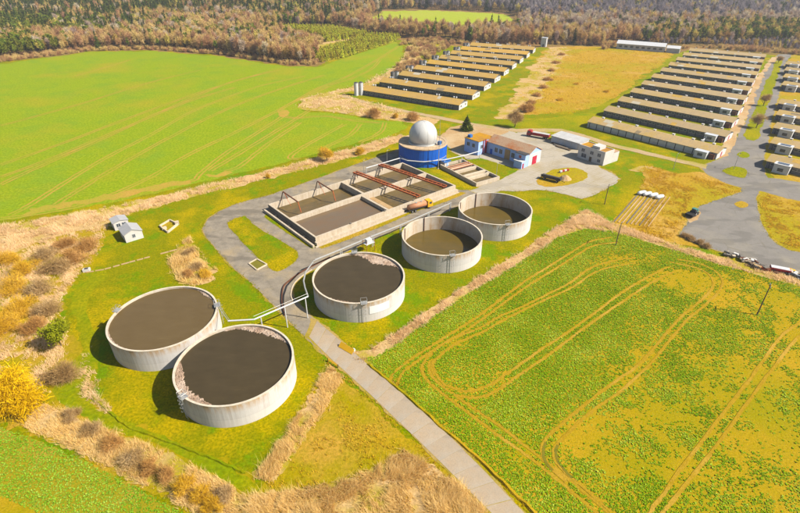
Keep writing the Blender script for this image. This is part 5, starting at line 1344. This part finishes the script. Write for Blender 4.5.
# ---- woods: thousands of trees that read as a mass
protos = bpy.data.collections.new('tree_kinds')
def proto(idx, kind, mat, h, r, n, size, elong, out, tb):
    rg = np.random.default_rng(900 + idx)
    L_ = lobes_for(rg, h, r, kind)
    v, q, t = crown_faces(rg, L_, n, size, elong, out, .3 if kind == 'spruce' else 0)
    me = np_mesh('kind%02d' % idx, v, q, M[mat], t)
    if tb:
        mb = limbs(rg, h, r, tb, 5, .6); bm = bmesh.new(); bm.from_mesh(me); tmp = mb.mesh('t', None); me.materials.append(M['bark'])
        k0 = len(bm.faces); bm.from_mesh(tmp); bm.faces.ensure_lookup_table()
        for f in bm.faces[k0:]: f.material_index = 1
        bm.to_mesh(me); bm.free(); bpy.data.meshes.remove(tmp)
    o = bpy.data.objects.new('kind%02d' % idx, me); protos.objects.link(o); return o
proto(0, 'tree', 'f_bare', 15, 3.6, 640, .27, 7, .6, .22)
proto(1, 'tree', 'f_bare', 14, 3.2, 640, .27, 7, .65, .2)
proto(2, 'tree', 'f_pale', 15, 3.4, 640, .27, 7, .6, .2)
proto(3, 'tree', 'f_bud', 14, 3.2, 420, .42, 4, .4, .2)
proto(4, 'tree', 'f_pine', 14, 2.9, 380, .9, 1.4, .2, .2)
proto(5, 'spruce', 'f_spruce', 17, 2.9, 380, .8, 1.8, .5, .2)
proto(6, 'spruce', 'f_young', 5.0, 1.9, 260, .5, 1.6, .4, 0)
proto(7, 'tree', 'f_grey', 15, 3.4, 560, .3, 6, .6, .2)
proto(8, 'bush', 'f_bare', 4.5, 3.0, 360, .24, 6, .6, 0)
def wood(name, lab, x, y, kind, scl, rg):
    me = bpy.data.meshes.new(name); n = len(x); me.vertices.add(n)
    me.vertices.foreach_set('co', np.stack([x, y, np.zeros(n)], 1).astype(np.float32).ravel())
    for nm, tp, val in (('kind_id', 'INT', kind.astype(np.int32)), ('scl', 'FLOAT', scl.astype(np.float32)), ('turn', 'FLOAT', rg.uniform(0, 6.28, n).astype(np.float32))):
        a = me.attributes.new(nm, tp, 'POINT'); a.data.foreach_set('value', val)
    o = link(name, me); tag(o, lab, 'woodland', kind='stuff')
    ng = bpy.data.node_groups.new(name, 'GeometryNodeTree'); ng.interface.new_socket('Geometry', in_out='INPUT', socket_type='NodeSocketGeometry'); ng.interface.new_socket('Geometry', in_out='OUTPUT', socket_type='NodeSocketGeometry')
    N = ng.nodes; gi, go = N.new('NodeGroupInput'), N.new('NodeGroupOutput'); ci = N.new('GeometryNodeCollectionInfo'); ip = N.new('GeometryNodeInstanceOnPoints')
    ci.inputs['Collection'].default_value = protos; ci.inputs['Separate Children'].default_value = True; ci.inputs['Reset Children'].default_value = True
    def na(nm, tp): a = N.new('GeometryNodeInputNamedAttribute'); a.data_type = tp; a.inputs['Name'].default_value = nm; return a.outputs['Attribute']
    cx = N.new('ShaderNodeCombineXYZ'); l = ng.links
    l.new(gi.outputs[0], ip.inputs['Points']); l.new(ci.outputs[0], ip.inputs['Instance']); ip.inputs['Pick Instance'].default_value = True
    l.new(na('kind_id', 'INT'), ip.inputs['Instance Index']); l.new(na('turn', 'FLOAT'), cx.inputs[2]); l.new(cx.outputs[0], ip.inputs['Rotation']); l.new(na('scl', 'FLOAT'), ip.inputs['Scale'])
    l.new(ip.outputs[0], go.inputs[0])
    md = o.modifiers.new('trees', 'NODES'); md.node_group = ng; return o
rgw = np.random.default_rng(77)
pts = []
yy = 395.0
while yy < 2600:
    st = 4.6 * max(1, (yy/480)**1.05); w_ = yy*1.02 + 60
    xs = np.arange(-w_, w_, st); pts.append(np.stack([xs + rgw.uniform(-.5, .5, len(xs))*st, yy + rgw.uniform(-.5, .5, len(xs))*st, np.full(len(xs), st)], 1)); yy += st
P = np.concatenate(pts); u_, v_ = npix(P[:,0], P[:,1])
FOREST = [(-200,56),(0,60),(60,53),(90,49.5),(150,48.5),(215,53),(290,64),(314,64),(318,54),(308,48),(296,44),(262,28),(285,27),(330,28),(372,35),(385,36),(402,37),(420,39),(440,37),(460,43),(500,45),(545,44),(600,46),(616,42),(672,46),(690,45),(760,49),(800,52),(1000,60),(1000,-45),(-200,-45)]
ok = inside(FOREST, u_, v_)
for ex_ in ([(364,24),(383,10),(420,9),(470,11),(508,13),(524,19),(512,33),(455,34),(410,31),(376,29)], [(540,-2),(640,-.5),(800,1.5),(1000,2),(1000,-3),(640,-5)], [(150,2.5),(215,4.5),(262,2.5),(240,-2),(170,-3)]):
    ok &= ~inside(ex_, u_, v_)
gap = vnoise(P[:,0], P[:,1], 30); ok &= ~((gap > .83) & (v_ < 40))
P, u_, v_ = P[ok], u_[ok], v_[ok]; n = len(P)
pn = vnoise(P[:,0], P[:,1], 45)*.6 + vnoise(P[:,0]+400, P[:,1], 16)*.4; r1 = rgw.random(n)
pine = np.full(n, .05); bud = np.full(n, .12); spr = np.full(n, .03); pale = np.full(n, .08); grey = np.zeros(n)
m = (u_ < 70) & (v_ > 40); pine[m] = np.clip(1.3 - u_[m]/70 + (pn[m]-.5), 0, .95)
m = (u_ < 320) & (v_ > 24) & (v_ <= 47); pine[m] = .12 + .9*np.clip(pn[m]-.5, 0, 1); bud[m] = .13
m = (u_ < 150) & (v_ <= 40); pine[m] = np.clip(.75 - u_[m]/300, 0, 1); spr[m] = .25
m = (u_ < 380) & (v_ <= 24) & (v_ > 9); spr[m] = np.clip((pn[m]-.36)*3.2, .1, .85); pine[m] = .1
m = (v_ <= 9) & (u_ < 520); spr[m] = np.clip((pn[m]-.4)*3, .1, .7); grey[m] = .4
m = (u_ > 470) & (v_ > 35) & (u_ < 640); bud[m] = .1; pine[m] = .02; pale[m] = .12
m = (u_ > 500) & (v_ > 24) & (v_ <= 36); pale[m] = .5; pine[m] = .06
m = (u_ > 640) & (v_ > 30) & (v_ <= 44); pine[m] = np.clip(.25+(u_[m]-640)/260, 0, .7); bud[m] = .3
m = (u_ > 640) & (v_ > 44); grey[m] = .5; bud[m] = .25
m = (u_ > 420) & (v_ <= 24); grey[m] = .8; pine[m] = .04; spr[m] = np.where(v_[m] < 12, .12, .02) ; pale[m] = .06
c = np.cumsum(np.stack([pine, spr, bud, pale, grey], 1), 1)
kind = np.where(r1 < c[:,0], 4, np.where(r1 < c[:,1], 5, np.where(r1 < c[:,2], 3, np.where(r1 < c[:,3], 2, np.where(r1 < c[:,4], 7, rgw.integers(0, 2, n))))))
scl = rgw.uniform(.75, 1.2, n) * np.clip((P[:,2]/5.2)**.55, 1, 1.9)
scl *= np.where((v_ > 44) & (u_ > 640), .5, 1)
for nm, lab, sel in (('mixed_wood', 'mixed bare and conifer wood beyond the wheat field on the left', u_ < 400), ('far_wood', 'bare grey brown wood behind the barns and meadow on the right', u_ >= 400)):
    wood(nm, lab, P[sel,0], P[sel,1], kind[sel], scl[sel], rgw)
def filled(polys, sp): 
    X, Y = zip(*[scatter(GP(p), sp, rgw) for p in polys]); return np.concatenate(X), np.concatenate(Y)
x, y = filled([[(280,28),(330,29),(372,36),(355,38),(326,42),(322,38),(290,30)], [(313,60),(318,53),(365,39),(385,37),(400,38),(395,41),(345,57),(322,62)]], 2.3)
wood('conifer_plantation', 'young green conifer plantation at the far corner of the wheat field', x, y, np.full(len(x), 6), rgw.uniform(.8, 1.25, len(x)), rgw)
x, y = filled([[(262,30),(290,31),(322,38),(326,42),(308,47),(295,44)], [(400,44),(418,40),(440,38),(456,44),(440,52),(425,62),(405,76),(392,79),(398,68),(410,55)], [(455,44),(500,45),(545,46),(500,48)], [(600,49),(612,47),(616,52)], [(672,50),(700,46),(760,50),(800,53),(830,58),(760,52),(700,48)]], 4.2)
ex, ey = filled([[(-60,61),(0,62.5),(60,55),(90,51),(150,50),(215,54.5),(290,65.5),(314,65.5),(318,62),(290,62),(215,51.5),(150,47.5),(90,48),(60,52),(0,58),(-60,57)], [(455,44),(545,44.5),(616,46),(616,43),(545,42),(455,42)]], 3.4)
wood('edge_scrub', 'low brush along the front edge of the woods', ex, ey, np.full(len(ex), 8), rgw.uniform(.45, 1.0, len(ex)), rgw)
k = vnoise(x, y, 9) > .33
wood('scrub', 'leafless scrub between the wheat field and the left barns', x[k], y[k], np.full(k.sum(), 8), rgw.uniform(.5, 1.15, k.sum()), rgw)

# ---- thin spring haze in the air
hz = MB().box(-3500, 3500, -600, 4300, -1.5, 84).build('haze', None); hz['kind'] = 'stuff'; tag(hz, 'thin pale haze over the fields and far woods', 'haze')
hm = bpy.data.materials.new('haze_air'); hm.use_nodes = True; hn = hm.node_tree; hn.nodes.remove(hn.nodes['Principled BSDF'])
pv = hn.nodes.new('ShaderNodeVolumePrincipled'); pv.inputs['Color'].default_value = (.86, .89, .95, 1); pv.inputs['Density'].default_value = HAZE; pv.inputs['Anisotropy'].default_value = .2
hn.links.new(pv.outputs[0], hn.nodes['Material Output'].inputs['Volume']); hz.data.materials.append(hm)
